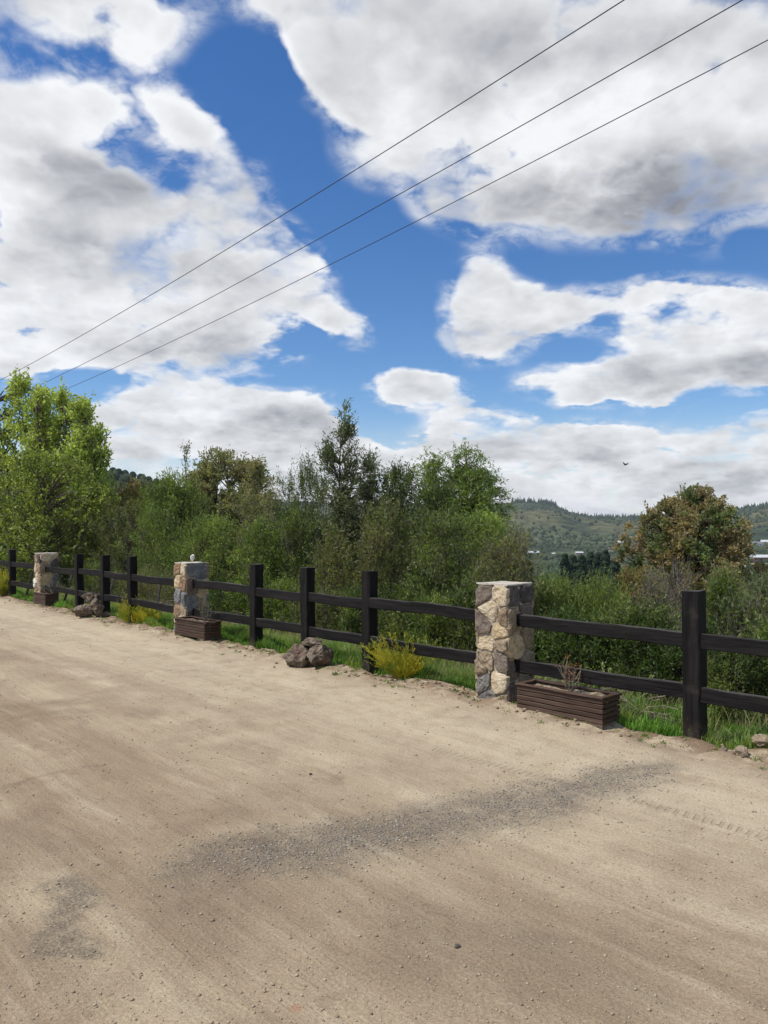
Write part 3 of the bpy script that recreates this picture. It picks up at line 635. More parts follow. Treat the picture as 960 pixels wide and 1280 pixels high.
# ------------------------------------------------------------------ planters
def slat(root, L, axis, loc, hgt, seed, th=.018, name='slat'):
    # section is (thickness, height): for axis 0 the profile is (y, z); for axis 1 it is (x, z)
    me = board_mesh(name, L, th, hgt, axis, PLANK, seed, .0009, 8, .003); return obj(name, me, root, loc)
def planter(px_, py_, label, seed, L=.82, W=.27, Hh=.262):
    Y_ = CH * F / (py_ - HY); X_ = (px_ - CX) / F * Y_          # nearest bottom corner (right front)
    root = empty('planter_box', (X_, Y_, GZ(X_, Y_) - .004), FENCE_ROT + R(2), label=label, cat='planter', group='slatted brown planters by the pillars')
    # local +X runs away along the fence, local -Y points beyond the fence; the box lies at x 0..L, y 0..-W
    n_ = 5; foot = .045; sh = (Hh - foot - .018) / n_
    for i in range(n_):
        z = foot + sh * (i + .5)
        slat(root, L, 0, (0, -.009, z), sh - .007, seed + i); slat(root, L, 0, (0, -W + .009, z), sh - .007, seed + 10 + i)
        slat(root, W - .04, 1, (.011, -W + .02, z), sh - .007, seed + 20 + i); slat(root, W - .04, 1, (L - .011, -W + .02, z), sh - .007, seed + 30 + i)
    # rim boards
    slat(root, L + .02, 0, (-.01, -.007, Hh - .008), .016, seed + 40, .045, 'rim_board'); slat(root, L + .02, 0, (-.01, -W + .007, Hh - .008), .016, seed + 41, .045, 'rim_board')
    slat(root, W - .062, 1, (.013, -W + .031, Hh - .0095), .016, seed + 42, .045, 'rim_board'); slat(root, W - .062, 1, (L - .013, -W + .031, Hh - .0095), .016, seed + 43, .045, 'rim_board')
    # shaped skirt: a foot at each end joined by a shallow board
    for yy in (-.010, -W + .010):
        bm = bmesh.new(); prof = [(0, 0), (.13, 0), (.155, .010), (.18, .026), (L - .18, .026), (L - .155, .010), (L - .13, 0), (L, 0), (L, foot), (0, foot)]
        a = [bm.verts.new((p[0], yy - .008, p[1])) for p in prof]; b = [bm.verts.new((p[0], yy + .008, p[1])) for p in prof]
        bm.faces.new(a); bm.faces.new(b[::-1])
        for i in range(len(prof)): bm.faces.new((a[i], a[(i + 1) % len(prof)], b[(i + 1) % len(prof)], b[i]))
        o = bm_obj('skirt_board', bm, PLANK, root); add_grain(o.data, 0, seed + 50)
    for xx in (.012, L - .012):
        bm = bmesh.new(); prof = [(-.020, 0), (-.075, 0), (-.095, .024), (-W + .095, .024), (-W + .075, 0), (-W + .020, 0), (-W + .020, foot), (-.020, foot)]
        a = [bm.verts.new((xx - .008, p[0], p[1])) for p in prof]; b = [bm.verts.new((xx + .008, p[0], p[1])) for p in prof]
        bm.faces.new(a); bm.faces.new(b[::-1])
        for i in range(len(prof)): bm.faces.new((a[i], a[(i + 1) % len(prof)], b[(i + 1) % len(prof)], b[i]))
        o = bm_obj('skirt_board', bm, PLANK, root); add_grain(o.data, 1, seed + 51)
    # inner shell keeps the soil in; soil heaped unevenly
    bm = bmesh.new(); bmesh.ops.create_grid(bm, x_segments=24, y_segments=8, size=.5)
    for v in bm.verts:
        v.co.x = (v.co.x + .5) * (L - .05) + .025; v.co.y = -(v.co.y + .5) * (W - .05) - .025
        v.co.z = Hh - .035 + mnoise.noise(v.co * 9 + Vector((seed, 0, 0))) * .02 + .01 * math.sin(v.co.x * 8)
    bm_obj('soil', bm, SOIL, root, True)
    return root, X_, Y_
pl1, x1, y1 = planter(753, 916, 'long brown slatted planter box by the nearest pillar holding a dead plant', 100)
pl2, x2, y2 = planter(255.5, 807, 'brown slatted planter box in front of the middle pillar', 200)
pl3, x3, y3 = planter(56.5, 760, 'brown slatted planter box in front of the farthest pillar', 300, L=.66)

# ------------------------------------------------------------------ vegetation toolkit
def tubes(paths, sides=4):
    """paths: list of (pts (n,3), radii (n,)) -> verts, quads"""
    V, Fc, b = [], [], 0
    ang = np.arange(sides) * 2 * np.pi / sides
    for pts, rad in paths:
        pts = np.asarray(pts); n_ = len(pts); tg = np.gradient(pts, axis=0); tg /= np.linalg.norm(tg, axis=1)[:, None] + 1e-9
        ref = np.where(np.abs(tg[:, 2:3]) > .9, np.array([[1., 0, 0]]), np.array([[0, 0, 1.]])); a = np.cross(tg, ref); a /= np.linalg.norm(a, axis=1)[:, None] + 1e-9; c = np.cross(tg, a)
        ring = pts[:, None, :] + np.asarray(rad)[:, None, None] * (a[:, None, :] * np.cos(ang)[None, :, None] + c[:, None, :] * np.sin(ang)[None, :, None])
        V.append(ring.reshape(-1, 3)); i = np.arange(n_ - 1)[:, None] * sides; j = np.arange(sides)[None, :]; j2 = (j + 1) % sides
        Fc.append(b + np.stack([i + j, i + j2, i + sides + j2, i + sides + j], -1).reshape(-1, 4)); b += n_ * sides
    return np.vstack(V), np.vstack(Fc)
def leaves(base, dirs, ln, wd, rg_, fold=.25):
    """one bent lozenge per leaf"""
    n_ = len(base); d = dirs / (np.linalg.norm(dirs, axis=1)[:, None] + 1e-9)
    r = rg_.normal(size=(n_, 3)); side = np.cross(d, r); side /= np.linalg.norm(side, axis=1)[:, None] + 1e-9; up = np.cross(side, d)
    L = ln * rg_.uniform(.6, 1.3, n_)[:, None]; W = wd * rg_.uniform(.7, 1.25, n_)[:, None] * .5
    mid = base + d * L * .45 + up * L * .10
    V = np.stack([base, mid + side * W - up * W * fold, base + d * L, mid - side * W - up * W * fold], 1)
    Fc = np.arange(n_ * 4).reshape(-1, 4); return V.reshape(-1, 3), Fc
def curve(a, b, sag, n_, rg_, wob=.05):
    a = np.asarray(a, float); b = np.asarray(b, float); f = np.linspace(0, 1, n_)[:, None]; L = np.linalg.norm(b - a)
    mid = np.sin(f * np.pi) * sag * L * np.array([[0, 0, 1.]]); w = np.sin(f * np.pi) * rg_.normal(0, wob * L, 3)[None]
    return a + (b - a) * f + mid + w
def plant(name, x, y, top, wid, label, cat, leafm, barkm=BARK, group=None, seed=0, crown_base=.25, nclump=70, crad=.3, spr=7, sprlen=.35, lps=9, leaf=(.06, .025),
          up=.5, droop=0., profile='dome', stems=1, trunk_r=.06, shell=.5, twigs=True, lean=0., peaks=None, depth=None, bare=0., z0=None, jitter=.0):
    """a tree or shrub: tapered stem(s), limbs to the foliage clumps, sprigs with single leaves"""
    nclump = int(nclump * 1.35); leaf = (leaf[0] * 1.22, leaf[1] * 1.3)
    rg_ = np.random.default_rng(seed); gz = GZ(x, y) if z0 is None else z0; Hh = top - gz; depth = depth or wid
    root = empty(name, (x, y, gz), label=label, cat=cat, group=group)
    # clump centres inside the crown envelope
    cb = crown_base * Hh; cl = []
    peaks = peaks or [(0, 0, 1, 1)]          # (dx, dy, relative height, relative width)
    while len(cl) < nclump:
        pk = peaks[rg_.integers(len(peaks))]; f = rg_.random(); z = cb + (Hh * pk[2] - cb) * f
        if profile == 'dome': w_ = math.sqrt(max(0.05, 1 - ((f - .42) / .64) ** 2))
        elif profile == 'ovate': w_ = (1 - f) ** .55 * min(1, .6 + 1.6 * f)
        elif profile == 'round': w_ = math.sqrt(max(0.02, 1 - (2 * f - 1) ** 2))
        elif profile == 'cone': w_ = (1 - f) ** .75 * min(1, .55 + f * 2.2)
        elif profile == 'fan': w_ = .35 + .65 * f if f < .8 else (1 - f) * 4 + .15
        else: w_ = 1 - .55 * f
        a = rg_.uniform(0, 2 * np.pi); rr = (shell + (1 - shell) * rg_.random()) if rg_.random() < .75 else rg_.random()
        rr = rr * w_ * .5 * pk[3] * (1 + .25 * math.sin(a * 3 + seed) + .15 * math.sin(a * 7 + z * 3 + seed))
        cl.append((pk[0] * wid + math.cos(a) * rr * (wid - 2 * crad * .5) + lean * z, pk[1] * depth + math.sin(a) * rr * depth, z - crad * .35 * f, len(cl)))
    cl = np.array(cl)[:, :3]; paths = []
    # stems
    tops = []
    for i in range(stems):
        pk = peaks[i % len(peaks)]; sx = rg_.normal(0, .05 * wid) if stems > 1 else 0; sy = rg_.normal(0, .05 * depth) if stems > 1 else 0
        th = Hh * pk[2] * (.9 if profile in ('cone', 'fan') or len(peaks) > 1 else .7)
        e = (pk[0] * wid + lean * th + rg_.normal(0, .06) * wid + (rg_.uniform(-.35, .35) * wid * .6 if stems > 2 else 0), pk[1] * depth + (rg_.uniform(-.3, .3) * depth * .6 if stems > 2 else 0), th)
        c = curve((sx, sy, -.15), e, 0, 14, rg_, .03); tr = trunk_r * (1 if stems == 1 else .6)
        paths.append((c, np.linspace(tr, tr * .16, 14))); tops.append(c)
    allp = np.vstack(tops); S = []
    for c in cl:       # limb from the nearest suitable stem point (below the clump) to the clump
        d = np.linalg.norm(allp[:, :2] - c[:2], axis=1) + np.abs(allp[:, 2] - (c[2] - .45 * np.linalg.norm(c[:2]) - .1)) * 1.2
        a = allp[np.argmin(d)]; L = np.linalg.norm(c - a)
        if L > .05: paths.append((curve(a, c, .10 - droop * .1, 6, rg_, .06), np.linspace(max(.004, trunk_r * .22), max(.0025, trunk_r * .07), 6)))
    nS = nclump * spr; start = np.repeat(cl, spr, 0) + rg_.normal(0, crad * .32, (nS, 3))
    outw = start - np.array([0, 0, cb + (Hh - cb) * .35]); outw[:, 2] *= .7; outw /= np.linalg.norm(outw, axis=1)[:, None] + 1e-6
    sd = outw * .7 + np.array([0, 0, up]) + rg_.normal(0, .55, (nS, 3)); sd /= np.linalg.norm(sd, axis=1)[:, None]
    sl_ = sprlen * rg_.uniform(.5, 1.35, nS)
    keep = rg_.random(nS) >= bare
    f = (np.arange(lps) + 1)[None, :] / lps * np.ones((nS, 1)); f = f - rg_.random((nS, lps)) * .1
    pos = start[:, None, :] + sd[:, None, :] * (sl_[:, None] * f)[..., None] - np.array([0, 0, 1.]) * (droop * sl_[:, None] * f ** 2)[..., None]
    tdir = sd[:, None, :] - np.array([0, 0, 1.]) * (2 * droop * f)[..., None]
    ld = tdir + rg_.normal(0, .62, (nS, lps, 3)); pos = pos + rg_.normal(0, jitter + leaf[0] * .25, pos.shape)
    pk_ = keep[:, None] & (rg_.random((nS, lps)) < .93)
    V, Fc = leaves(pos[pk_], ld[pk_], leaf[0], leaf[1], rg_)
    obj('foliage', np_mesh('foliage', V, Fc, leafm), root, kind='stuff')
    if twigs:
        idx = np.arange(nS) if bare > .3 else np.arange(0, nS, 2)
        if len(idx) > 900: idx = rg_.choice(idx, 900, False)
        ff = np.array([0, .5, 1.])[:, None]
        for i in idx:
            p = start[i] + sd[i] * sl_[i] * ff - np.array([0, 0, 1.]) * droop * sl_[i] * ff ** 2
            paths.append((p, [.0035, .0025, .0012] if Hh > 2.5 else [.0024, .0016, .0009]))
    V, Fc = tubes(paths, 5 if trunk_r > .05 else 4)
    obj('trunk' if stems == 1 else 'stems', np_mesh('stems', V, Fc, barkm, True), root)
    return root

L_POP = leaf_mat('fresh_spring_leaves', (.29, .34, .10), (.38, .43, .15), (.22, .27, .07))
L_POP2 = leaf_mat('mid_green_leaves', (.13, .165, .04), (.18, .215, .06), (.085, .12, .03))
L_FEA = leaf_mat('feathery_green_leaves', (.115, .160, .038), (.185, .230, .065), (.075, .110, .028))
L_DRK = leaf_mat('dark_green_leaves', (.030, .054, .014), (.070, .102, .028), (.105, .132, .040))
L_OLV = leaf_mat('olive_leaves', (.13, .14, .065), (.185, .187, .095), (.19, .165, .09))
L_GUM = leaf_mat('grey_green_leaves', (.105, .13, .065), (.16, .185, .105), (.075, .095, .05))
L_RUS = leaf_mat('russet_new_leaves', (.19, .145, .080), (.26, .205, .12), (.10, .125, .055), nscale=1.3)
L_YEL = leaf_mat('yellow_shoots', (.33, .28, .025), (.42, .37, .045), (.17, .22, .04), nscale=5)
L_PEP = leaf_mat('weeping_tree_leaves', (.13, .18, .045), (.20, .255, .075), (.10, .145, .036))
L_LIM = leaf_mat('lime_leaves', (.17, .23, .035), (.25, .31, .06))
L_BRN = leaf_mat('olive_scrub_leaves', (.100, .105, .042), (.155, .150, .064), (.075, .098, .034))
L_ORG = leaf_mat('orange_brown_leaves', (.19, .12, .045), (.23, .18, .075), (.13, .14, .05))
L_GRS = leaf_mat('grass_blades', (.070, .15, .022), (.13, .235, .04), (.15, .19, .05), nscale=1.4)
L_DRY = leaf_mat('dry_grass', (.26, .23, .13), (.36, .32, .20))
def P(name, px_, t_, top_py, wpx, label, leafm, cat='bush', **k):
    x, y = at_t(px_, t_); top = CH + (HY - top_py) / F * y
    return plant(name, x, y, top, wpx / F * y, label, cat, leafm, **k)
gT = 'trees beyond the fence'; gS = 'shrubs growing just behind the fence'
def PY(name, px_, Y_, top_py, wpx, label, leafm, cat='tree', **k):
    x = (px_ - CX) / F * Y_; return plant(name, x, Y_, CH + (HY - top_py) / F * Y_, wpx / F * Y_, label, cat, leafm, **k)
# --- tall trees
LT = dict(group=gT, profile='ovate', up=.9)
PY('leafy_tree', 10, 26, 472, 130, 'tall bright green leafy tree at the left edge of the picture', L_POP, seed=1, crown_base=.10, nclump=230, crad=.34, spr=8, sprlen=.40, lps=11, leaf=(.085, .058), stems=3, trunk_r=.14, peaks=[(-.2, 0, .97, .7), (.10, 0, 1, .65), (.3, .1, .93, .5)], **LT)
PY('leafy_tree', 70, 25, 490, 100, 'bright green leafy tree with narrow peaks, second from the left', L_POP, seed=2, crown_base=.10, nclump=200, crad=.30, spr=8, sprlen=.38, lps=11, leaf=(.08, .054), stems=3, trunk_r=.12, peaks=[(-.2, 0, .98, .6), (.08, 0, 1, .6), (.34, 0, .93, .5)], **LT)
PY('leafy_tree', 108, 24, 507, 84, 'bright green tree whose rounded right side stands against the sky', L_POP, seed=3, crown_base=.08, nclump=210, crad=.28, spr=8, sprlen=.36, lps=11, leaf=(.075, .05), stems=3, trunk_r=.11, peaks=[(-.1, 0, 1, .75), (.16, 0, .86, .75), (.0, .1, .7, 1.2)], **LT)
PY('leafy_tree', 60, 22.5, 575, 170, 'lower yellow-green tree in front of the tall left ones', L_POP2, group=gT, seed=4, crown_base=.12, nclump=170, crad=.36, spr=7, sprlen=.4, lps=10, leaf=(.07, .045), up=.5, profile='dome', stems=3, trunk_r=.09)
PY('russet_tree', 165, 25, 606, 60, 'small orange-brown tree right of the bright green ones', L_ORG, group=gT, seed=5, nclump=80, crad=.3, spr=7, sprlen=.35, lps=9, leaf=(.07, .04), up=.5, trunk_r=.07)
PY('feathery_tree', 215, 21, 602, 95, 'feathery mid green tree under the ridge of round trees', L_FEA, group=gT, seed=6, nclump=140, crad=.26, spr=9, sprlen=.36, lps=12, leaf=(.06, .022), up=.7, stems=3, trunk_r=.07, crown_base=.12)
PY('gum_tree', 280, 25, 566, 118, 'olive brown rounded gum tree taller than its neighbours', L_OLV, group=gT, seed=7, nclump=340, crad=.25, spr=8, sprlen=.28, lps=11, leaf=(.085, .034), up=.35, droop=.15, trunk_r=.11, crown_base=.15, profile='dome', shell=.4, peaks=[(0, 0, 1, .95), (.22, 0, .95, .55), (-.2, 0, .93, .55)], stems=3)
PY('thin_tree', 233, 26, 558, 24, 'thin wispy tree top rising left of the olive gum tree', L_GUM, group=gT, seed=8, nclump=26, crad=.16, spr=5, sprlen=.28, lps=9, leaf=(.06, .026), up=.9, trunk_r=.05, crown_base=.4, profile='cone')
PY('gum_tree', 318, 24, 580, 44, 'narrow olive tree touching the right of the gum tree', L_OLV, group=gT, seed=9, nclump=100, crad=.22, spr=7, sprlen=.28, lps=10, leaf=(.07, .03), up=.5, trunk_r=.06, crown_base=.1)
PY('spindly_tree', 431, 15.5, 511, 84, 'tall spindly grey-green tree standing highest in the middle', L_GUM, group=gT, seed=10, nclump=120, crad=.14, spr=7, sprlen=.24, lps=10, leaf=(.050, .018), up=.9, trunk_r=.055, crown_base=.46, profile='ovate', shell=.35, peaks=[(.03, 0, 1, .62), (.03, 0, .95, .8), (-.22, 0, .84, .62), (.30, 0, .78, .5)])
PY('spindly_tree', 463, 16, 568, 44, 'short spindly grey-green tree just right of the highest one', L_GUM, group=gT, seed=31, nclump=26, crad=.13, spr=6, sprlen=.24, lps=9, leaf=(.05, .018), up=1.0, trunk_r=.04, crown_base=.35, profile='ovate', shell=.3)
PY('pepper_tree', 571, 15.5, 561, 130, 'broad weeping green tree with drooping sprays against the sky', L_PEP, group=gT, seed=11, nclump=300, crad=.20, spr=8, sprlen=.36, lps=15, leaf=(.055, .015), up=.35, droop=.7, trunk_r=.10, crown_base=.25, profile='dome', shell=.4, peaks=[(-.25, 0, .98, .55), (.07, 0, 1.0, .7), (.25, 0, .95, .5), (0, 0, .9, 1)], stems=3)
PY('pepper_tree', 606, 14.3, 640, 60, 'small weeping tree with lime green shoots below the broad weeping one', L_LIM, group=gT, seed=12, nclump=70, crad=.18, spr=7, sprlen=.3, lps=13, leaf=(.045, .015), up=.3, droop=.7, trunk_r=.05, crown_base=.3, stems=2)
PY('russet_tree', 868, 18, 614, 142, 'round russet and green tree standing alone at right', L_RUS, group=gT, seed=13, nclump=520, crad=.16, spr=9, sprlen=.15, lps=11, leaf=(.06, .034), up=.5, trunk_r=.11, crown_base=.30, profile='round', shell=.55, stems=2, peaks=[(0, 0, .97, 1.08), (0, 0, .93, 1.15), (.02, 0, 1, .8)])

# --- middle row
B = dict(stems=5, trunk_r=.03, crown_base=.04)
def S(px_, t_, top, w, label, lm, seed, n=70, **k):
    a = dict(B); a.update(crad=.2, spr=8, sprlen=.27, lps=11, leaf=(.045, .016), up=.8, barkm=BARK, group=gS); a.update(k)
    return P(k.pop('nm', 'shrub') if 'nm' in k else 'shrub', px_, t_, top, w, label, lm, seed=seed, nclump=n, **{q: v for q, v in a.items() if q != 'nm'})
S(-30, 4.5, 600, 120, 'green leafy shrub at the far left behind the fence', L_POP2, 100, 110, leaf=(.06, .03))
S(30, 3.2, 652, 110, 'grey-brown twiggy scrub behind the farthest stone pillar', L_BRN, 101, 100, bare=.45, barkm=TWIG)
S(95, 2.6, 640, 110, 'brown half-bare thicket behind the three close fence posts', L_BRN, 102, 110, bare=.4, barkm=BARK, up=1.1)
S(150, 3.0, 630, 80, 'brown-green thicket below the small orange-brown tree', L_BRN, 103, 90, bare=.25, up=1.1)
S(195, 3.2, 640, 80, 'olive green bush left of the middle pillar', L_FEA, 104, 90)
S(240, 4.6, 615, 80, 'dense dark bush under the thin wispy tree top', L_DRK, 105, 110)
S(262, 2.8, 652, 90, 'mid green bush directly behind the middle pillar', L_FEA, 106, 110)
S(318, 4.0, 622, 70, 'olive green bush in front of the gum tree', L_OLV, 107, 90)
S(345, 6.5, 600, 50, 'pale olive bush right of the gum tree', L_OLV, 120, 70)
S(330, 2.3, 660, 90, 'bright fresh green bush behind the post right of the middle pillar', L_FEA, 108, 100, leaf=(.05, .018))
S(386, 4.2, 592, 80, 'spiky dark green broom bush with upright shoots', L_DRK, 109, 80, up=2.4, sprlen=.5, lps=15, crad=.13, leaf=(.05, .012), profile='fan', jitter=.004)
S(366, 2.6, 640, 70, 'dark bush below the spiky broom', L_DRK, 110, 90)
S(430, 4.6, 610, 70, 'dark green bush at the foot of the spindly tree', L_DRK, 111, 130, up=1.3, profile='ovate', crad=.16)
S(415, 2.0, 672, 80, 'brownish green scrub behind the middle fence posts', L_BRN, 112, 90, bare=.2)
S(494, 5.0, 590, 84, 'upright dark green bush between spindly and weeping trees', L_DRK, 113, 190, up=1.1, profile='dome', crad=.17)
S(480, 2.4, 640, 92, 'broad dusky green scrub behind the post nearest the rock pile', L_BRN, 114, 120, bare=.1, up=1.0)
S(540, 4.0, 612, 80, 'dark green bush in front of the weeping tree', L_DRK, 115, 130)
S(560, 2.2, 655, 100, 'dark twiggy bush left of the nearest stone pillar', L_DRK, 116, 130, bare=.1, barkm=TWIG)
S(600, 3.6, 650, 66, 'green bush under the lime coloured shoots', L_FEA, 117, 90)
S(632, 2.0, 690, 90, 'low brown twiggy bush behind the nearest stone pillar', L_BRN, 118, 100, bare=.35, barkm=TWIG)
S(645, 5.5, 668, 60, 'bare brownish scrub beside the weeping tree', L_BRN, 119, 70, bare=.5, barkm=TWIG)
# --- right of the nearest pillar: lower, looser
S(690, 2.4, 742, 80, 'feathery green bush just right of the nearest stone pillar', L_FEA, 130, 110, up=1.9, crad=.13, sprlen=.28, leaf=(.06, .008), trunk_r=.02)
S(745, 2.7, 744, 84, 'feathery green bush above the long planter', L_FEA, 131, 120, up=1.9, crad=.13, sprlen=.30, leaf=(.06, .008), trunk_r=.02)
S(722, 1.5, 775, 110, 'dark leafy shrub growing under the top rail by the planter', L_DRK, 132, 120, up=.9, crad=.11, sprlen=.18, leaf=(.035, .014), trunk_r=.015)
S(800, 1.6, 770, 100, 'dark green shrub between planter and nearest post', L_DRK, 133, 120, up=.9, crad=.11, sprlen=.18, leaf=(.035, .014), trunk_r=.015)
S(792, 4.6, 716, 54, 'orange-tinged bush below the round russet tree', L_ORG, 134, 70, crad=.14, sprlen=.2, up=1.)
S(815, 3.0, 738, 60, 'grey bare brushwood left of the nearest post', L_BRN, 135, 60, bare=.8, barkm=TWIG, up=.8, sprlen=.32, crad=.15, trunk_r=.02)
S(842, 4.2, 716, 70, 'tangle of grey dead branches below the round russet tree', L_BRN, 136, 70, bare=.88, barkm=TWIG, up=.8, sprlen=.34, crad=.15, trunk_r=.02)
S(905, 2.6, 735, 50, 'bright green upright bush right of the nearest post', L_FEA, 137, 70, up=1.8, crad=.10, sprlen=.24, leaf=(.04, .014), trunk_r=.015)
S(935, 2.4, 760, 80, 'pale grey-brown scrub at the right edge above the top rail', L_BRN, 138, 90, bare=.6, barkm=TWIG, crad=.13, sprlen=.24, trunk_r=.015)
S(960, 4.5, 728, 90, 'grey-green bush at the right edge', L_GUM, 139, 90, crad=.16, sprlen=.25)
S(922, 1.3, 815, 110, 'dark fine-leaved shrub behind the low rail at right', L_DRK, 140, 120, up=1.0, crad=.09, sprlen=.17, leaf=(.03, .010), trunk_r=.012)
S(1000, 1.8, 780, 110, 'olive shrub beyond the right edge', L_FEA, 141, 80, up=1.0, crad=.12, sprlen=.2)
S(905, 7.0, 722, 60, 'low green bush right of the round russet tree', L_OLV, 142, 80)
S(868, 1.5, 800, 90, 'dark shrub directly behind the nearest post', L_DRK, 143, 110, up=1.0, crad=.10, sprlen=.17, leaf=(.032, .012), trunk_r=.012)
S(660, 1.4, 790, 70, 'dark green low shrub hidden behind the nearest pillar', L_DRK, 144, 80, up=.9, crad=.10, sprlen=.17, leaf=(.035, .014), trunk_r=.012)
S(1060, 2.6, 740, 120, 'green bush far beyond the right edge of the fence', L_FEA, 150, 90)
S(1130, 3.4, 720, 130, 'tall olive bush far beyond the right edge of the fence', L_OLV, 151, 90)
# low shrubs filling the foot of the thicket
for i, (px_, t_, top, w_, lm, lb) in enumerate([(290, 1.7, 735, 70, L_DRK, 'low dark bush between the middle pillar and the next post'), (350, 1.6, 735, 70, L_FEA, 'low green bush under the top rail behind the third rock pile post'), (400, 1.5, 742, 70, L_BRN, 'low brown weedy bush behind the rocks'), (445, 1.5, 745, 70, L_DRK, 'low dark bush left of the post by the yellow broom'),
        (500, 1.5, 745, 80, L_DRK, 'low dark bush behind the yellow broom'), (550, 1.5, 752, 80, L_FEA, 'low leafy bush between yellow broom and nearest pillar'), (590, 1.5, 745, 60, L_DRK, 'low dark bush touching the left side of the nearest pillar'), (225, 1.7, 722, 60, L_BRN, 'low straw-flecked bush left of the middle pillar'), (180, 1.8, 715, 60, L_BRN, 'low dry bush behind the farther yellow broom'), (60, 1.8, 706, 70, L_BRN, 'low dry bush by the farthest pillar'), (120, 1.8, 708, 70, L_DRK, 'low bush behind the farther rock pile'), (-5, 1.9, 702, 70, L_DRK, 'low bush at the left edge')]):
    S(px_, t_, top, w_, lb, lm, 160 + i, 70, crad=.13, sprlen=.22, up=1.0, leaf=(.04, .013), trunk_r=.015, bare=.3 if lm is L_BRN else 0, barkm=TWIG if lm is L_BRN else BARK)

# --- yellow broom bushes at the verge
def broom(px_, py_, wpx, hpx, label, seed):
    Y_ = CH * F / (py_ - HY); X_ = (px_ - CX) / F * Y_; rg_ = np.random.default_rng(seed); w_ = wpx / F * Y_; h_ = hpx / F * Y_
    root = empty('yellow_broom', (X_, Y_, GZ(X_, Y_)), label=label, cat='bush', group='yellow broom bushes on the road edge'); paths = []; bs, dr = [], []
    for i in range(150):
        a = rg_.uniform(0, 2 * np.pi); q = math.sqrt(rg_.random()); L = h_ * (1.15 - .35 * q) * rg_.uniform(.55, 1.1)
        b = np.array([math.cos(a) * q * w_ * .13, math.sin(a) * q * w_ * .13, -.01]); lean_ = np.array([math.cos(a), math.sin(a), 0]) * q * w_ * .42 + np.array([-.05, 0, 0]) * w_
        f = np.linspace(0, 1, 6)[:, None]; p = b + f * np.array([[0, 0, L]]) + lean_ * f ** 1.4 + rg_.normal(0, .006, (6, 3)); paths.append((p, np.linspace(.0022, .0008, 6)))
        for k in range(44):
            g = rg_.uniform(.12, 1.0); j = min(int(g * 5), 4); u_ = g * 5 - j; bs.append(p[j] * (1 - u_) + p[j + 1] * u_ + rg_.normal(0, .006, 3)); dr.append((p[j + 1] - p[j]) / np.linalg.norm(p[j + 1] - p[j]) + rg_.normal(0, .4, 3) + [0, 0, .3])
    V, Fc = tubes(paths, 3); obj('stems', np_mesh('stems', V, Fc, L_YEL, True), root)
    V, Fc = leaves(np.array(bs), np.array(dr), .032, .0065, rg_); obj('foliage', np_mesh('foliage', V, Fc, L_YEL), root, kind='stuff')
broom(505, 852, 96, 52, 'yellow-green broom bush beside the post nearest the pillar', 1)
broom(168, 779, 40, 42, 'yellow-green broom bush between the far rocks and the middle pillar', 2)
broom(185, 782, 34, 34, 'smaller pale yellow broom bush left of the middle pillar', 3)
broom(4, 747, 36, 34, 'yellow-green broom bush at the left edge of the picture', 4)

# --- grass
def grass_strip():
    rg_ = np.random.default_rng(9); n_ = 230000
    s_ = -4.5 + 26 * rg_.random(n_) ** 1.25; t_ = -.06 + rg_.gamma(1.6, .42, n_); e = road_edge(s_)
    t_ = t_ + e
    X = P0[0] + DS[0] * s_ + NT_[0] * t_; Y = P0[1] + DS[1] * s_ + NT_[1] * t_
    patch = vnoise(X, Y, 1.7, 21) * .6 + vnoise(X, Y, 5, 22) * .4
    keep = (rg_.random(n_) < sstep(.22, .5, patch) + .15) & (t_ > e - .02) & (t_ < 4.2) & ~((np.abs(s_ - PS[0]) < .26) & (t_ < .24) & (t_ > -.2))
    # bare earth between the first rock pile and the post stays thin
    X, Y, t_, e = X[keep], Y[keep], t_[keep], e[keep]; n_ = len(X); Z = np.where(t_ < 0, road_z(X, Y) - .01, H(X, Y) - .01)
    tuft = .5 + vnoise(X, Y, 3.1, 23)
    L = (.06 + .16 * rg_.random(n_)) * tuft * (1 - .55 * sstep(.12, 0.0, t_ - e)); a = rg_.uniform(0, 2 * np.pi, n_); w_ = rg_.uniform(.0022, .0048, n_) * (1 + .05 * Y)
    bend = rg_.uniform(.15, .8, n_) * L; ca, sa = np.cos(a), np.sin(a); base = np.stack([X, Y, Z], -1)
    sd = np.stack([-sa, ca, 0 * a], -1) * w_[:, None]; m1 = base + np.stack([ca * bend * .3, sa * bend * .3, L * .55], -1); tip = base + np.stack([ca * bend, sa * bend, L * .95], -1)
    V = np.stack([base - sd, base + sd, m1 + sd * .7, tip, m1 - sd * .7], 1).reshape(-1, 3)
    b = np.arange(n_)[:, None] * 5; Fc = np.vstack([np.hstack([b, b + 1, b + 2]), np.hstack([b, b + 2, b + 4]), np.hstack([b + 4, b + 2, b + 3])])
    tag(obj('grass', np_mesh('grass', V, Fc, L_GRS)), 'green grass growing along and behind the fence', 'grass', kind='stuff')
grass_strip()
def dry_grass():
    rg_ = np.random.default_rng(10); n_ = 26000; s_ = -4 + 24 * rg_.random(n_); t_ = .02 + rg_.gamma(1.7, .55, n_)
    X = P0[0] + DS[0] * s_ + NT_[0] * t_; Y = P0[1] + DS[1] * s_ + NT_[1] * t_; k_ = (vnoise(X, Y, 1.1, 31) > .5) | (rg_.random(len(X)) < .15); X, Y, t_ = X[k_], Y[k_], t_[k_]; n_ = len(X)
    base = np.stack([X, Y, H(X, Y)], -1); d = rg_.normal(0, .45, (n_, 3)) + [0, 0, 1.]
    V, Fc = leaves(base, d, (.10 + .24 * sstep(.1, .9, t_))[:, None], .005, rg_, 0); tag(obj('dry_grass', np_mesh('dry_grass', V, Fc, L_DRY)), 'straw coloured dry grass stalks among the scrub', 'grass', kind='stuff')
dry_grass()
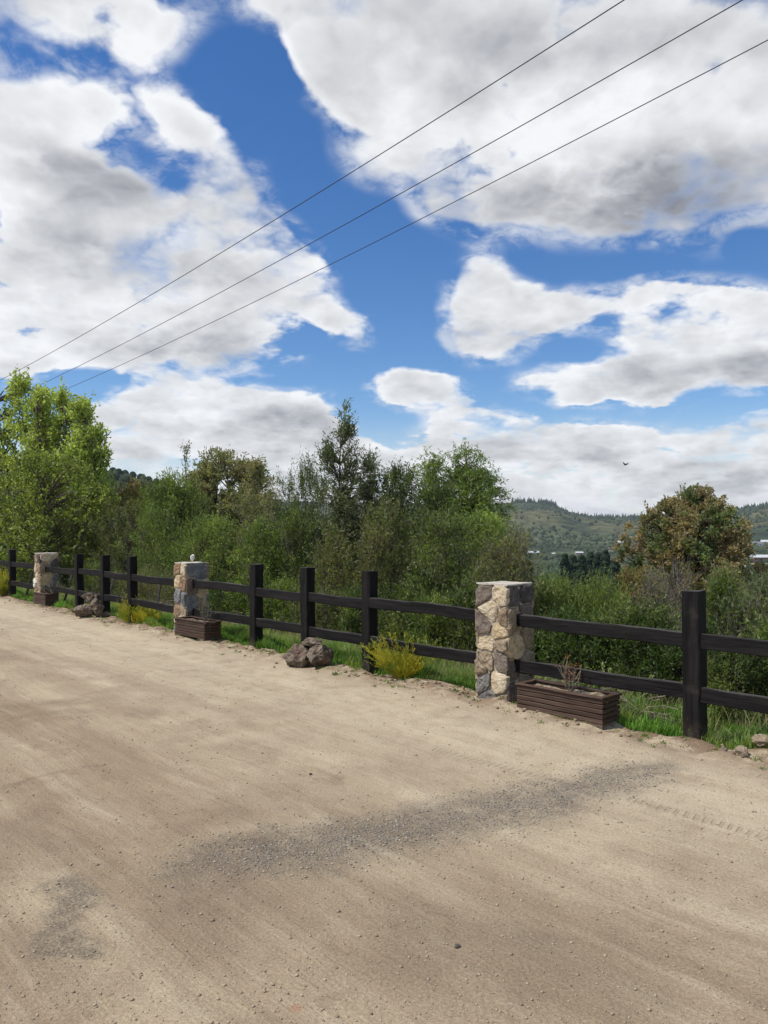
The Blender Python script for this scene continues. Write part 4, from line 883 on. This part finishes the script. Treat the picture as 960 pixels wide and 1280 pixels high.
def sprouts():
    """tiny weeds and dry bits on the road verge"""
    rg_ = np.random.default_rng(12); bs, dr = [], []
    for i in range(280):
        s_ = rg_.uniform(-3, 15); t_ = road_edge(np.float64(s_)) - abs(rg_.normal(0, .22)) - .03; x, y = st(s_, float(t_)); z = float(road_z(np.float64(x), np.float64(y)))
        for k in range(int(rg_.integers(5, 22))): bs.append((x + rg_.normal(0, .018), y + rg_.normal(0, .018), z)); dr.append(rg_.normal(0, .7, 3) + [0, 0, .8])
    V, Fc = leaves(np.array(bs), np.array(dr), .035, .006, rg_); tag(obj('weeds', np_mesh('weeds', V, Fc, L_GRS)), 'tiny weed tufts sprouting from the dirt beside the fence', 'weeds', kind='stuff')
sprouts()
# tuft creeping onto the dirt at the right edge, and green tuft at the rocks
def tuft(px_, py_, r_, h_, lm, label, seed, n_=900, ll=.09, name='grass_tuft'):
    Y_ = CH * F / (py_ - HY); X_ = (px_ - CX) / F * Y_; rg_ = np.random.default_rng(seed)
    p = rg_.normal(0, r_ * .5, (n_, 3)); p[:, 2] = rg_.uniform(0, h_ * .5, n_); d = rg_.normal(0, .5, (n_, 3)) + [0, 0, .8]
    V, Fc = leaves(p, d, ll, .006, rg_); tag(obj(name, np_mesh(name, V, Fc, lm), None, (X_, Y_, GZ(X_, Y_) - .01)), label, 'grass tuft')
tuft(948, 940, .13, .10, L_BRN, 'brownish green tuft hanging over the dirt at the right edge', 1)
tuft(925, 908, .12, .08, L_GRS, 'green grass tuft beside the small stones', 2)
tuft(419, 848, .035, .03, L_GUM, 'small grey-green weed on the road edge right of the rock pile', 3, 70, .045)
tuft(109, 758, .10, .12, L_OLV, 'mossy green tuft growing out of the farther rock pile', 4, 400, .06)
tuft(330, 800, .12, .10, L_GRS, 'green grass tuft at the foot of the post right of the middle pillar', 5)

# --- seeding spikes among the shrubs right of the pillar
def spikes():
    rg_ = np.random.default_rng(17)
    SL = ['tallest pale green flower spike, above the middle of the long planter', 'second tallest pale flower spike, just right of the tallest', 'short pale flower spike above the right part of the long planter', 'pale flower spike just left of the tallest one', 'pale flower spike above the dead plant in the long planter', 'flower spike right of the long planter seen between the rails', 'flower spike closest to the nearest stone pillar', 'flower spike just off the right end of the long planter']
    for i, (px_, h_) in enumerate([(752, .42), (760, .36), (776, .30), (742, .30), (724, .28), (812, .34), (690, .30), (797, .28)]):
        x, y = at_t(px_, .95 + .1 * (i % 3)); z = HZ(x, y); root = empty('flower_spike', (x, y, z), label=SL[i], cat='wild plant', group='seeding flower spikes behind the planter')
        c = np.array([[0, 0, 0], [.01, 0, h_ * .5], [.015 + rg_.normal(0, .01), 0, h_]]); V, Fc = tubes([(c, [.003, .0025, .001])], 4); obj('stem', np_mesh('stem', V, Fc, L_OLV, True), root)
        k_ = 160; f = rg_.uniform(.45, 1, k_); p = np.stack([f * .015, f * 0, f * h_], -1) + rg_.normal(0, .006, (k_, 3)); V, Fc = leaves(p, rg_.normal(0, .6, (k_, 3)) + [0, 0, .6], .022, .011, rg_); obj('seed_head', np_mesh('seed_head', V, Fc, SPK), root)
SPK = leaf_mat('pale_seed_heads', (.20, .24, .11), (.30, .33, .17))
spikes()

# --- dead brushwood heaps
def brush_pile(px_, t_, w_, d_, h_, label, seed, n_=170):
    n_ = int(n_ * .55); h_ *= .7
    x, y = at_t(px_, t_); rg_ = np.random.default_rng(seed); paths = []
    for i in range(n_):
        a = rg_.normal(0, .45) + (0 if rg_.random() < .7 else 1.5) + FENCE_ROT; L = rg_.uniform(.12, .55); r_ = rg_.random()
        cx_ = rg_.normal(0, w_ * .4); cy_ = rg_.normal(0, d_ * .4); c = np.array([DS[0] * cx_ + NT_[0] * cy_, DS[1] * cx_ + NT_[1] * cy_, r_ * h_ * math.exp(-(cx_ / w_) ** 2) + .01])
        d = np.array([math.cos(a), math.sin(a), rg_.normal(0, .28)]) * L / 2; paths.append((curve(c - d, c + d, rg_.uniform(-.05, .14), 5, rg_, .06), np.linspace(.0045, .0015, 5) * rg_.uniform(.5, 1.2)))
    V, Fc = tubes(paths, 4); tag(obj('brush_pile', np_mesh('brush_pile', V, Fc, STRAWW, True), None, (x, y, HZ(x, y))), label, 'brushwood')
brush_pile(765, .75, .42, .22, .22, 'heap of pale grey cut twigs behind the long planter', 1, 240)
brush_pile(815, .50, .30, .15, .12, 'low scatter of grey cut twigs right of the long planter', 2, 120)
brush_pile(700, 1.05, .35, .2, .30, 'heap of dry twigs seen above the low rail by the nearest pillar', 3, 150)
brush_pile(290, 1.2, .6, .3, .42, 'dry stalks heaped behind the fence right of the middle pillar', 4, 160)
brush_pile(418, 1.2, .5, .3, .35, 'brown dead stalks behind the fence above the rocks', 5, 160)
brush_pile(205, 1.2, .5, .3, .5, 'grey dead stalks behind the fence left of the middle pillar', 6, 160)

# --- dead plants in the planters
def dead_plant(root_xy, along, Hz, h_, w_, label, seed, mt_, tips=True):
    rg_ = np.random.default_rng(seed); d = np.array([DS[0] * along, DS[1] * along]) + NT_ * .13; x, y = root_xy[0] + d[0], root_xy[1] + d[1]
    z0 = GZ(*root_xy) + Hz - .03; root = empty('dead_plant', (x, y, z0), label=label, cat='plant', group='plants in the planters'); paths = []; bs, dr = [], []
    for i in range(10):
        a = i * 2.4; e = np.array([math.cos(a) * w_ * rg_.uniform(.3, 1), math.sin(a) * w_ * .5, h_ * rg_.uniform(.6, 1.05)]); c = curve((0, 0, -.01), e, -.12, 7, rg_, .05); paths.append((c, np.linspace(.0042, .002, 7)))
        for k in range(3):
            j = rg_.integers(3, 7); e2 = c[j] + rg_.normal(0, .035, 3) + [0, 0, .03]; paths.append((curve(c[j], e2, .0, 4, rg_, .06), np.linspace(.0022, .001, 4)))
            for q in range(6): bs.append(e2 + rg_.normal(0, .006, 3)); dr.append(rg_.normal(0, 1, 3))
    V, Fc = tubes(paths, 4); obj('stems', np_mesh('stems', V, Fc, STRAWW, True), root)
    V, Fc = leaves(np.array(bs), np.array(dr), .024, .010, rg_); obj('withered_leaves', np_mesh('withered_leaves', V, Fc, mt_), root)
dead_plant((x1, y1), .38, .262, .23, .10, 'dead leafless plant in the long planter with rust-brown tips', 3, leaf_mat('withered_tips', (.14, .065, .035), (.22, .11, .06)))
dead_plant((x2, y2), .22, .262, .30, .10, 'sparse grey-green plant in the planter of the middle pillar', 4, L_GUM)
dead_plant((x3, y3), .05, .262, .34, .32, 'wispy trailing grey plant in the planter of the farthest pillar', 5, L_GUM)

# --- leaning stakes behind the fence
def stake(pb, pt, t_, label, seed, tg=True):
    xb, yb = at_t(pb[0], t_); u = (pt[0] - CX) / F; Yt = yb * 1.0; zt = CH - (pt[1] - HY) / F * Yt; zb = CH - (pb[1] - HY) / F * yb
    a = Vector((xb, yb, zb)); b = Vector((u * Yt, Yt, zt)); L = (b - a).length
    me = board_mesh('stake', L, .045, .04, 2, GREYW, seed, .002, 8, .006); o = obj('wooden_stake', me, None, a); o.rotation_euler = (b - a).to_track_quat('Z', 'Y').to_euler(); tag(o, label, 'stake', 'leaning stakes propping the fence')
GREYW = stone_mat('weathered_grey_wood', (.09, .082, .072), (.15, .135, .12), (.06, .054, .048), rusta=.1)
stake((33, 745), (42, 711), .28, 'leaning stake just left of the farthest pillar', 1)
stake((79, 757), (90, 718), .28, 'leaning stake just right of the farthest pillar', 2)
stake((134, 760), (142, 724), .28, 'leaning stake behind the middle one of three close posts', 3)
stake((194, 784), (200, 728), .28, 'leaning stake just left of the middle pillar', 4)

# ------------------------------------------------------------------ power lines: parallel to the fence, sagging
def metal_mat():
    m, t = mat('dull_cable'); finish(t, (.035, .035, .038), .6, spec=.3); return m
CABLE = metal_mat()
def wire(pts_px, Zm, label):
    # plan line parallel to the fence through the ray of the middle point at height Zm
    um = (pts_px[1][0] - CX) / F; Ym = (Zm - CH) * F / (HY - pts_px[1][1]); c = Ym * (um + .906); s_, z_ = [], []
    for px_, py_ in pts_px:
        u = (px_ - CX) / F; Y_ = c / (u + .906); s_.append(Y_); z_.append(CH + (HY - py_) / F * Y_)
    co_ = np.polyfit(s_, z_, 2); Ys = np.linspace(-14, max(s_) + 16, 60); pts = [(c - .906 * Y_, Y_, float(np.polyval(co_, Y_))) for Y_ in Ys]
    V, Fc = tubes([(np.array(pts), np.full(60, .0095))], 6); tag(obj('power_line', np_mesh('power_line', V, Fc, CABLE, True)), label, 'power line', 'overhead power lines')
wire([(780, 0), (480, 190), (14, 468)], 9.65, 'uppermost of the three overhead power lines')
wire([(928, 0), (480, 253.5), (40, 486)], 9.65, 'middle one of the three overhead power lines')
wire([(960, 50), (480, 297), (72, 491)], 9.65, 'lowest of the three overhead power lines')

# ------------------------------------------------------------------ bird
def bird():
    m, t = mat('dark_feathers'); finish(t, (.03, .03, .035), .8)
    Y_ = 55.; x, z = (782 - CX) / F * Y_, CH + (HY - 581) / F * Y_; root = empty('bird', (x, Y_, z), R(35), label='small dark bird flying low in the sky over the valley', cat='bird')
    bm = bmesh.new(); bmesh.ops.create_uvsphere(bm, u_segments=10, v_segments=8, radius=1)
    for v in bm.verts:
        k_ = v.co.y; w_ = .045 * (1 - .5 * max(0, -k_)) ; v.co = Vector((v.co.x * w_, k_ * .16, v.co.z * w_ * (1 if k_ < .6 else .7)))
    bm_obj('body', bm, m, root, True)
    for sgn in (-1, 1):
        bm = bmesh.new(); prof = [(0.03, .06, .01), (.15, .09, .09), (.30, .02, .16), (.36, -.06, .17), (.22, -.05, .11), (.10, -.07, .05), (.03, -.05, .01)]
        a = [bm.verts.new((sgn * p[0], p[1], p[2] + .006)) for p in prof]; b = [bm.verts.new((sgn * p[0], p[1], p[2] - .006)) for p in prof]; bm.faces.new(a); bm.faces.new(b[::-1])
        for i in range(7): bm.faces.new((a[i], a[(i + 1) % 7], b[(i + 1) % 7], b[i]))
        bm_obj('wing', bm, m, root)
    bm = bmesh.new(); prof = [(-.015, -.12, 0), (.015, -.12, 0), (.05, -.24, 0), (-.05, -.24, 0)]
    a = [bm.verts.new((p[0], p[1], .005)) for p in prof]; b = [bm.verts.new((p[0], p[1], -.005)) for p in prof]; bm.faces.new(a); bm.faces.new(b[::-1])
    for i in range(4): bm.faces.new((a[i], a[(i + 1) % 4], b[(i + 1) % 4], b[i]))
    bm_obj('tail', bm, m, root)
bird()

# ------------------------------------------------------------------ far trees
def crown_mat(name, a, b, c=None, sc_=.6):
    m, t = mat(name); g = t.n('ShaderNodeNewGeometry'); r = g.outputs['Random Per Island']; col = t.mix(t.mr(r, 0, 1, smooth=False), a, b)
    if c: col = t.mix(t.mr(t.noise(g.outputs['Position'], .012, 3), .5, .62), col, c)
    n = t.noise(g.outputs['Position'], sc_, 5, .7); v = t.mr(n, .35, .65, .6, 1.3); col = t.vm('MULTIPLY', col, t.comb(v, v, v))
    finish(t, col, .9, n, 1., .6, spec=.08); return m
FAR_T = crown_mat('far_forest_crowns', (.022, .040, .020), (.050, .078, .034), (.075, .095, .038))
PINE = crown_mat('dark_pine_crowns', (.014, .026, .016), (.026, .042, .022))
def far_forest():
    rg_ = np.random.default_rng(33); tv, tf = ico(2); tv = tv * (1 + .22 * np.sin(tv[:, 0:1] * 5 + tv[:, 2:3] * 7) * np.cos(tv[:, 1:2] * 6))
    n_ = 34000; az_ = rg_.uniform(-.62, .62, n_); r_ = np.exp(rg_.uniform(math.log(330), math.log(2050), n_)); X, Y = r_ * np.sin(az_), r_ * np.cos(az_)
    px_ = CX + F * X / Y; dn = vnoise(X, Y, .006, 41) * .55 + vnoise(X, Y, .02, 42) * .45
    k_ = (dn > .47) | (np.abs(r_ - 1860) < 40) | (rg_.random(n_) < .14); k_ &= ~((np.abs(r_ - 1480) < 130) & (px_ < 800) & (rg_.random(n_) < .45)); k_ &= ~((r_ > 1800) & (px_ > 700) & (px_ < 745) & (rg_.random(n_) < .8))
    k_ &= ~((np.hypot(X - 385, (Y - 770) * .6) < 45))
    k_ &= (px_ > 560) | (r_ > 950)
    X, Y, r_ = X[k_], Y[k_], r_[k_]; n_ = len(X); s_ = (2.0 + 2.6 * rg_.random(n_) ** 1.5) * (.95 - r_ / 5200)
    pts = np.stack([X, Y, H(X, Y) - 1 + (vnoise(X, Y, .02, 7) - .5) * 2.5], -1)
    tag(scatter('far_forest', pts, s_, FAR_T, (tv, tf[::1]) if n_ < 4000 else ico(1), squash=1.15, jit=.22, seed=6, sink=.15), 'dark woodland covering the valley and the hills', 'woodland', kind='stuff')
    # pine plantation on the crest
    cone = np.array([[math.cos(a) * .5, math.sin(a) * .5, 0] for a in np.arange(6) * math.pi / 3] + [[0, 0, 2.6]]); cf = np.array([[i, (i + 1) % 6, 6] for i in range(6)])
    pxs = np.concatenate([rg_.uniform(640, 696, 150), rg_.uniform(676, 694, 90), rg_.uniform(745, 1010, 340), rg_.uniform(695, 760, 12)]); rr = rg_.uniform(1850, 1915, len(pxs)); u = (pxs - CX) / F; Y = rr / np.sqrt(1 + u * u); X = u * Y
    s_ = rg_.uniform(3.0, 5.5, len(X)) * np.where(pxs < 697, 1.05, .65); tag(scatter('pine_plantation', np.stack([X, Y, H(X, Y)], -1), s_, PINE, (cone, cf), squash=1., jit=.1, seed=8, sink=.5), 'row of tiny dark pines on the crest of the far hill', 'pine trees', kind='stuff')
far_forest()
def lump_tree(name, px_, r_, wpx, hpx, label, group, seed, m_, kind_='round'):
    u = (px_ - CX) / F; Y_ = r_ if r_ < 300 else r_ / math.sqrt(1 + u * u) ; X_ = u * Y_; g = HZ(X_, Y_) + float((vnoise(X_, Y_, .02, 7) - .5) * 2.5) - .3; w_ = wpx / F * Y_; h_ = hpx / F * Y_; rg_ = np.random.default_rng(seed)
    root = empty(name, (X_, Y_, g), label=label, cat='tree', group=group)
    n_ = 420 if kind_ == 'round' else 520; th = rg_.uniform(0, 2 * np.pi, n_)
    if kind_ == 'round':
        z = rg_.uniform(-.75, 1, n_); q = np.sqrt(1 - z * z) * rg_.uniform(.75, 1.05, n_); p = np.stack([np.cos(th) * q * w_ / 2, np.sin(th) * q * w_ / 2, h_ * .62 + z * h_ * .38], -1)
    else:
        f = rg_.random(n_); q = (1 - f) ** .8 * rg_.uniform(.5, 1.1, n_) * (1 + .2 * np.sin(f * 30)); p = np.stack([np.cos(th) * q * w_ / 2, np.sin(th) * q * w_ / 2, h_ * (.10 + .9 * f)], -1)
    V0 = p; tv, tf = ico(1); m_n = len(tv); s_ = w_ * rg_.uniform(.07, .14, n_); v = tv[None] * s_[:, None, None] * (1 + rg_.uniform(-.3, .3, (n_, m_n, 1))) * np.array([1, 1, .8]) + V0[:, None, :]
    obj('crown', np_mesh('crown', v.reshape(-1, 3), (tf[None] + (np.arange(n_) * m_n)[:, None, None]).reshape(-1, 3), m_), root)
    V, Fc = tubes([(np.array([[0, 0, -.5], [0, 0, h_ * .4], [0, 0, h_ * .8]]), [w_ * .05, w_ * .035, w_ * .012])], 6); obj('trunk', np_mesh('trunk', V, Fc, BARK_DARK, True), root)
gr = 'small round trees in a row on the left ridge'
RT = crown_mat('round_ridge_crowns', (.030, .045, .026), (.045, .062, .032), sc_=2)
RL = [w + ' tiny round dark tree in the row on the left ridge' for w in ('leftmost', 'second from left', 'third from left', 'fourth from left', 'fourth from right', 'third from right', 'second from right', 'rightmost')] + ['left one of two tiny dark trees on the slope right of the gum tree', 'right one of two tiny dark trees on the slope right of the gum tree']
for i, px_ in enumerate([141, 148.5, 156.5, 166, 176, 186, 195.5, 204, 340, 349]):
    lump_tree('round_tree', px_, 468, 8 if i < 8 else 6, 12.5 if i < 8 else 8, RL[i], gr if i < 8 else 'dark trees on the slope in the middle', 300 + i, RT)
# left ridge woodland
def ridge_wood():
    rg_ = np.random.default_rng(44); n_ = 3500; px_ = rg_.uniform(-250, 470, n_); r_ = rg_.uniform(190, 380, n_); u = (px_ - CX) / F; Y = r_ / np.sqrt(1 + u * u); X = u * Y
    k_ = vnoise(X, Y, .02, 51) > .36; X, Y = X[k_], Y[k_]; s_ = rg_.uniform(1.2, 2.6, len(X)); tag(scatter('ridge_woodland', np.stack([X, Y, H(X, Y) - .5], -1), s_, FAR_T, ico(1), squash=1.0, jit=.25, seed=9, sink=.2), 'bushy dark green woodland on the slope of the left hill', 'woodland', kind='stuff')
ridge_wood()
# dark conifers in the valley just beyond the shrubs
gc = 'dark conifers in the valley behind the scrub'
for i, (px_, r_, top, w_) in enumerate([(706, 150, 696, 14), (716, 158, 690, 15), (727, 150, 687, 16), (738, 160, 686, 17), (748, 150, 684, 17), (757, 165, 688, 15), (768, 150, 697, 17), (779, 156, 702, 16), (790, 150, 704, 16), (733, 175, 690, 15), (802, 150, 706, 15), (660, 180, 694, 14), (935, 160, 706, 18), (950, 165, 710, 20)]):
    u = (px_ - CX) / F; g = HZ(u * r_, r_); h_ = (CH + (HY - top) / F * r_) - g; lb = ['tall dark conifer', 'dark narrow conifer', 'broad dark conifer'][i % 3] + ' in the valley, ' + ['leftmost of the grove', 'second from left in the grove', 'third from left in the grove', 'left of the grove centre', 'highest at the grove centre', 'right of the grove centre', 'on the lower right side of the grove', 'third from the right end of the grove', 'second from the right end of the grove', 'standing behind the grove', 'touching the round russet tree on its left', 'under the long white farm roof', 'right of the round russet tree', 'at the right edge'][i]
    lump_tree('conifer', px_, r_ * (1 + .03 * (i % 5)), w_ * 2.1, (h_ - .5 * (i * 7 % 5)) * F / r_, lb, gc, 400 + i, PINE, 'cone')

# ------------------------------------------------------------------ far buildings
def flat_mat(name, col, rough=.8):
    m, t = mat(name); p = t.n('ShaderNodeNewGeometry').outputs['Position']; n = t.noise(p, .8, 4); v = t.mr(n, .3, .7, .88, 1.08); finish(t, t.vm('MULTIPLY', col, t.comb(v, v, v)), rough); return m
WHITE = flat_mat('white_plaster', (.62, .61, .58)); ROOFW = flat_mat('pale_sheet_roof', (.52, .53, .54), .5); ROOFG = flat_mat('grey_roof', (.20, .20, .21)); ROOFR = flat_mat('dusty_red_roof', (.26, .11, .085)); WIN = flat_mat('dark_window_glass', (.03, .035, .045), .2); WALLB = flat_mat('tan_wall', (.35, .29, .23))
def house(px_, py_, wpx, hpx, rot, label, wall, roof, seed, ridge=True, roofh=.4):
    X_, Y_, g = hit(px_, py_); w_ = wpx / F * Y_; h_ = hpx / F * Y_; d_ = w_ * .5 if w_ < 25 else 12; root = empty('farm_building', (X_, Y_, g - .5), R(rot), label=label, cat='building', group='white farm buildings in the valley')
    wh = h_ * (1 - roofh) + .5
    bm = bmesh.new(); bmesh.ops.create_cube(bm, size=1)
    for v in bm.verts: v.co = Vector((v.co.x * w_, v.co.y * d_, (v.co.z + .5) * wh))
    bm_obj('wall', bm, wall, root)
    o_ = .4; bm = bmesh.new(); x0, y0, rz = w_ / 2 + o_, d_ / 2 + o_, h_ * roofh
    vs = [bm.verts.new(q) for q in ((-x0, -y0, wh), (x0, -y0, wh), (x0, y0, wh), (-x0, y0, wh), (-x0, 0, wh + rz), (x0, 0, wh + rz))]
    for f in ((0, 1, 5, 4), (2, 3, 4, 5), (0, 4, 3), (1, 2, 5), (3, 2, 1, 0)): bm.faces.new([vs[i] for i in f])
    bm_obj('roof', bm, roof, root)
    nw = max(2, int(w_ / 4.5)); me = None
    for i in range(nw):
        if me is None:
            bm = bmesh.new(); bmesh.ops.create_cube(bm, size=1)
            for v in bm.verts: v.co = Vector((v.co.x * 1.3, v.co.y * .1, v.co.z * min(1.5, wh * .4)))
            me = bpy.data.meshes.new('window'); bm.to_mesh(me); bm.free(); me.materials.append(WIN)
        obj('window', me, root, ((i + .5) / nw * w_ - w_ / 2, -d_ / 2 - .03, wh * .58))
for i, a in enumerate([(662, 693, 22, 4.2, 5, 'long low white farm shed at the foot of the far hill, left of the conifers', WHITE, ROOFW), (692, 694, 4, 3, 5, 'tiny white cottage right of the long white shed', WHITE, ROOFW), (703, 708.5, 11, 4.5, -15, 'bright white farmhouse half hidden above the scrub', WHITE, ROOFW), (694, 711.5, 15, 4, 10, 'pale low outbuilding beside the half hidden white farmhouse', WHITE, ROOFG),
        (724, 693, 9, 3.5, 0, 'small pale building behind the conifer tops', WALLB, ROOFW), (776, 681, 8, 5, 5, 'small bright white house high on the far slope', WHITE, ROOFW), (787, 673.5, 5, 3, 5, 'faint tiny white house above the bright one on the far slope', WHITE, ROOFG), (777, 697.5, 4, 2.4, 5, 'white speck of a shed below the bright house', WHITE, ROOFW), (763, 691, 5, 3, 5, 'dull grey shed in the valley below the bright house', WALLB, ROOFG),
        (946, 682.5, 12, 5.5, 8, 'white farmhouse with grey roof right of the round russet tree', WHITE, ROOFG), (957, 681.5, 11, 6.5, -8, 'white gabled farmhouse at the right edge', WHITE, ROOFW), (950, 701.5, 22, 8, 4, 'wide building with dusty red wall and pale roof at the right edge', ROOFR, ROOFW), (937, 709.5, 12, 2.6, 4, 'low white roofed shed right of the round russet tree', WALLB, ROOFW)]):
    house(*a, i)

# ------------------------------------------------------------------ air
def haze():
    bm = bmesh.new(); bmesh.ops.create_cube(bm, size=1)
    for v in bm.verts: v.co = Vector((v.co.x * 19000, v.co.y * 19000, -330 + (v.co.z + .5) * (330 + 118)))
    me = bpy.data.meshes.new('haze'); bm.to_mesh(me); bm.free(); m = bpy.data.materials.new('air'); m.use_nodes = True; t = NT(m.node_tree)
    v = t.n('ShaderNodeVolumePrincipled', ins={'Color': (.80, .88, 1, 1), 'Density': HAZE, 'Anisotropy': .2}); o = t.n('ShaderNodeOutputMaterial'); t.link(v.outputs[0], o.inputs['Volume'])
    me.materials.append(m); tag(obj('haze', me), kind='stuff')
HAZE = .0001
haze()
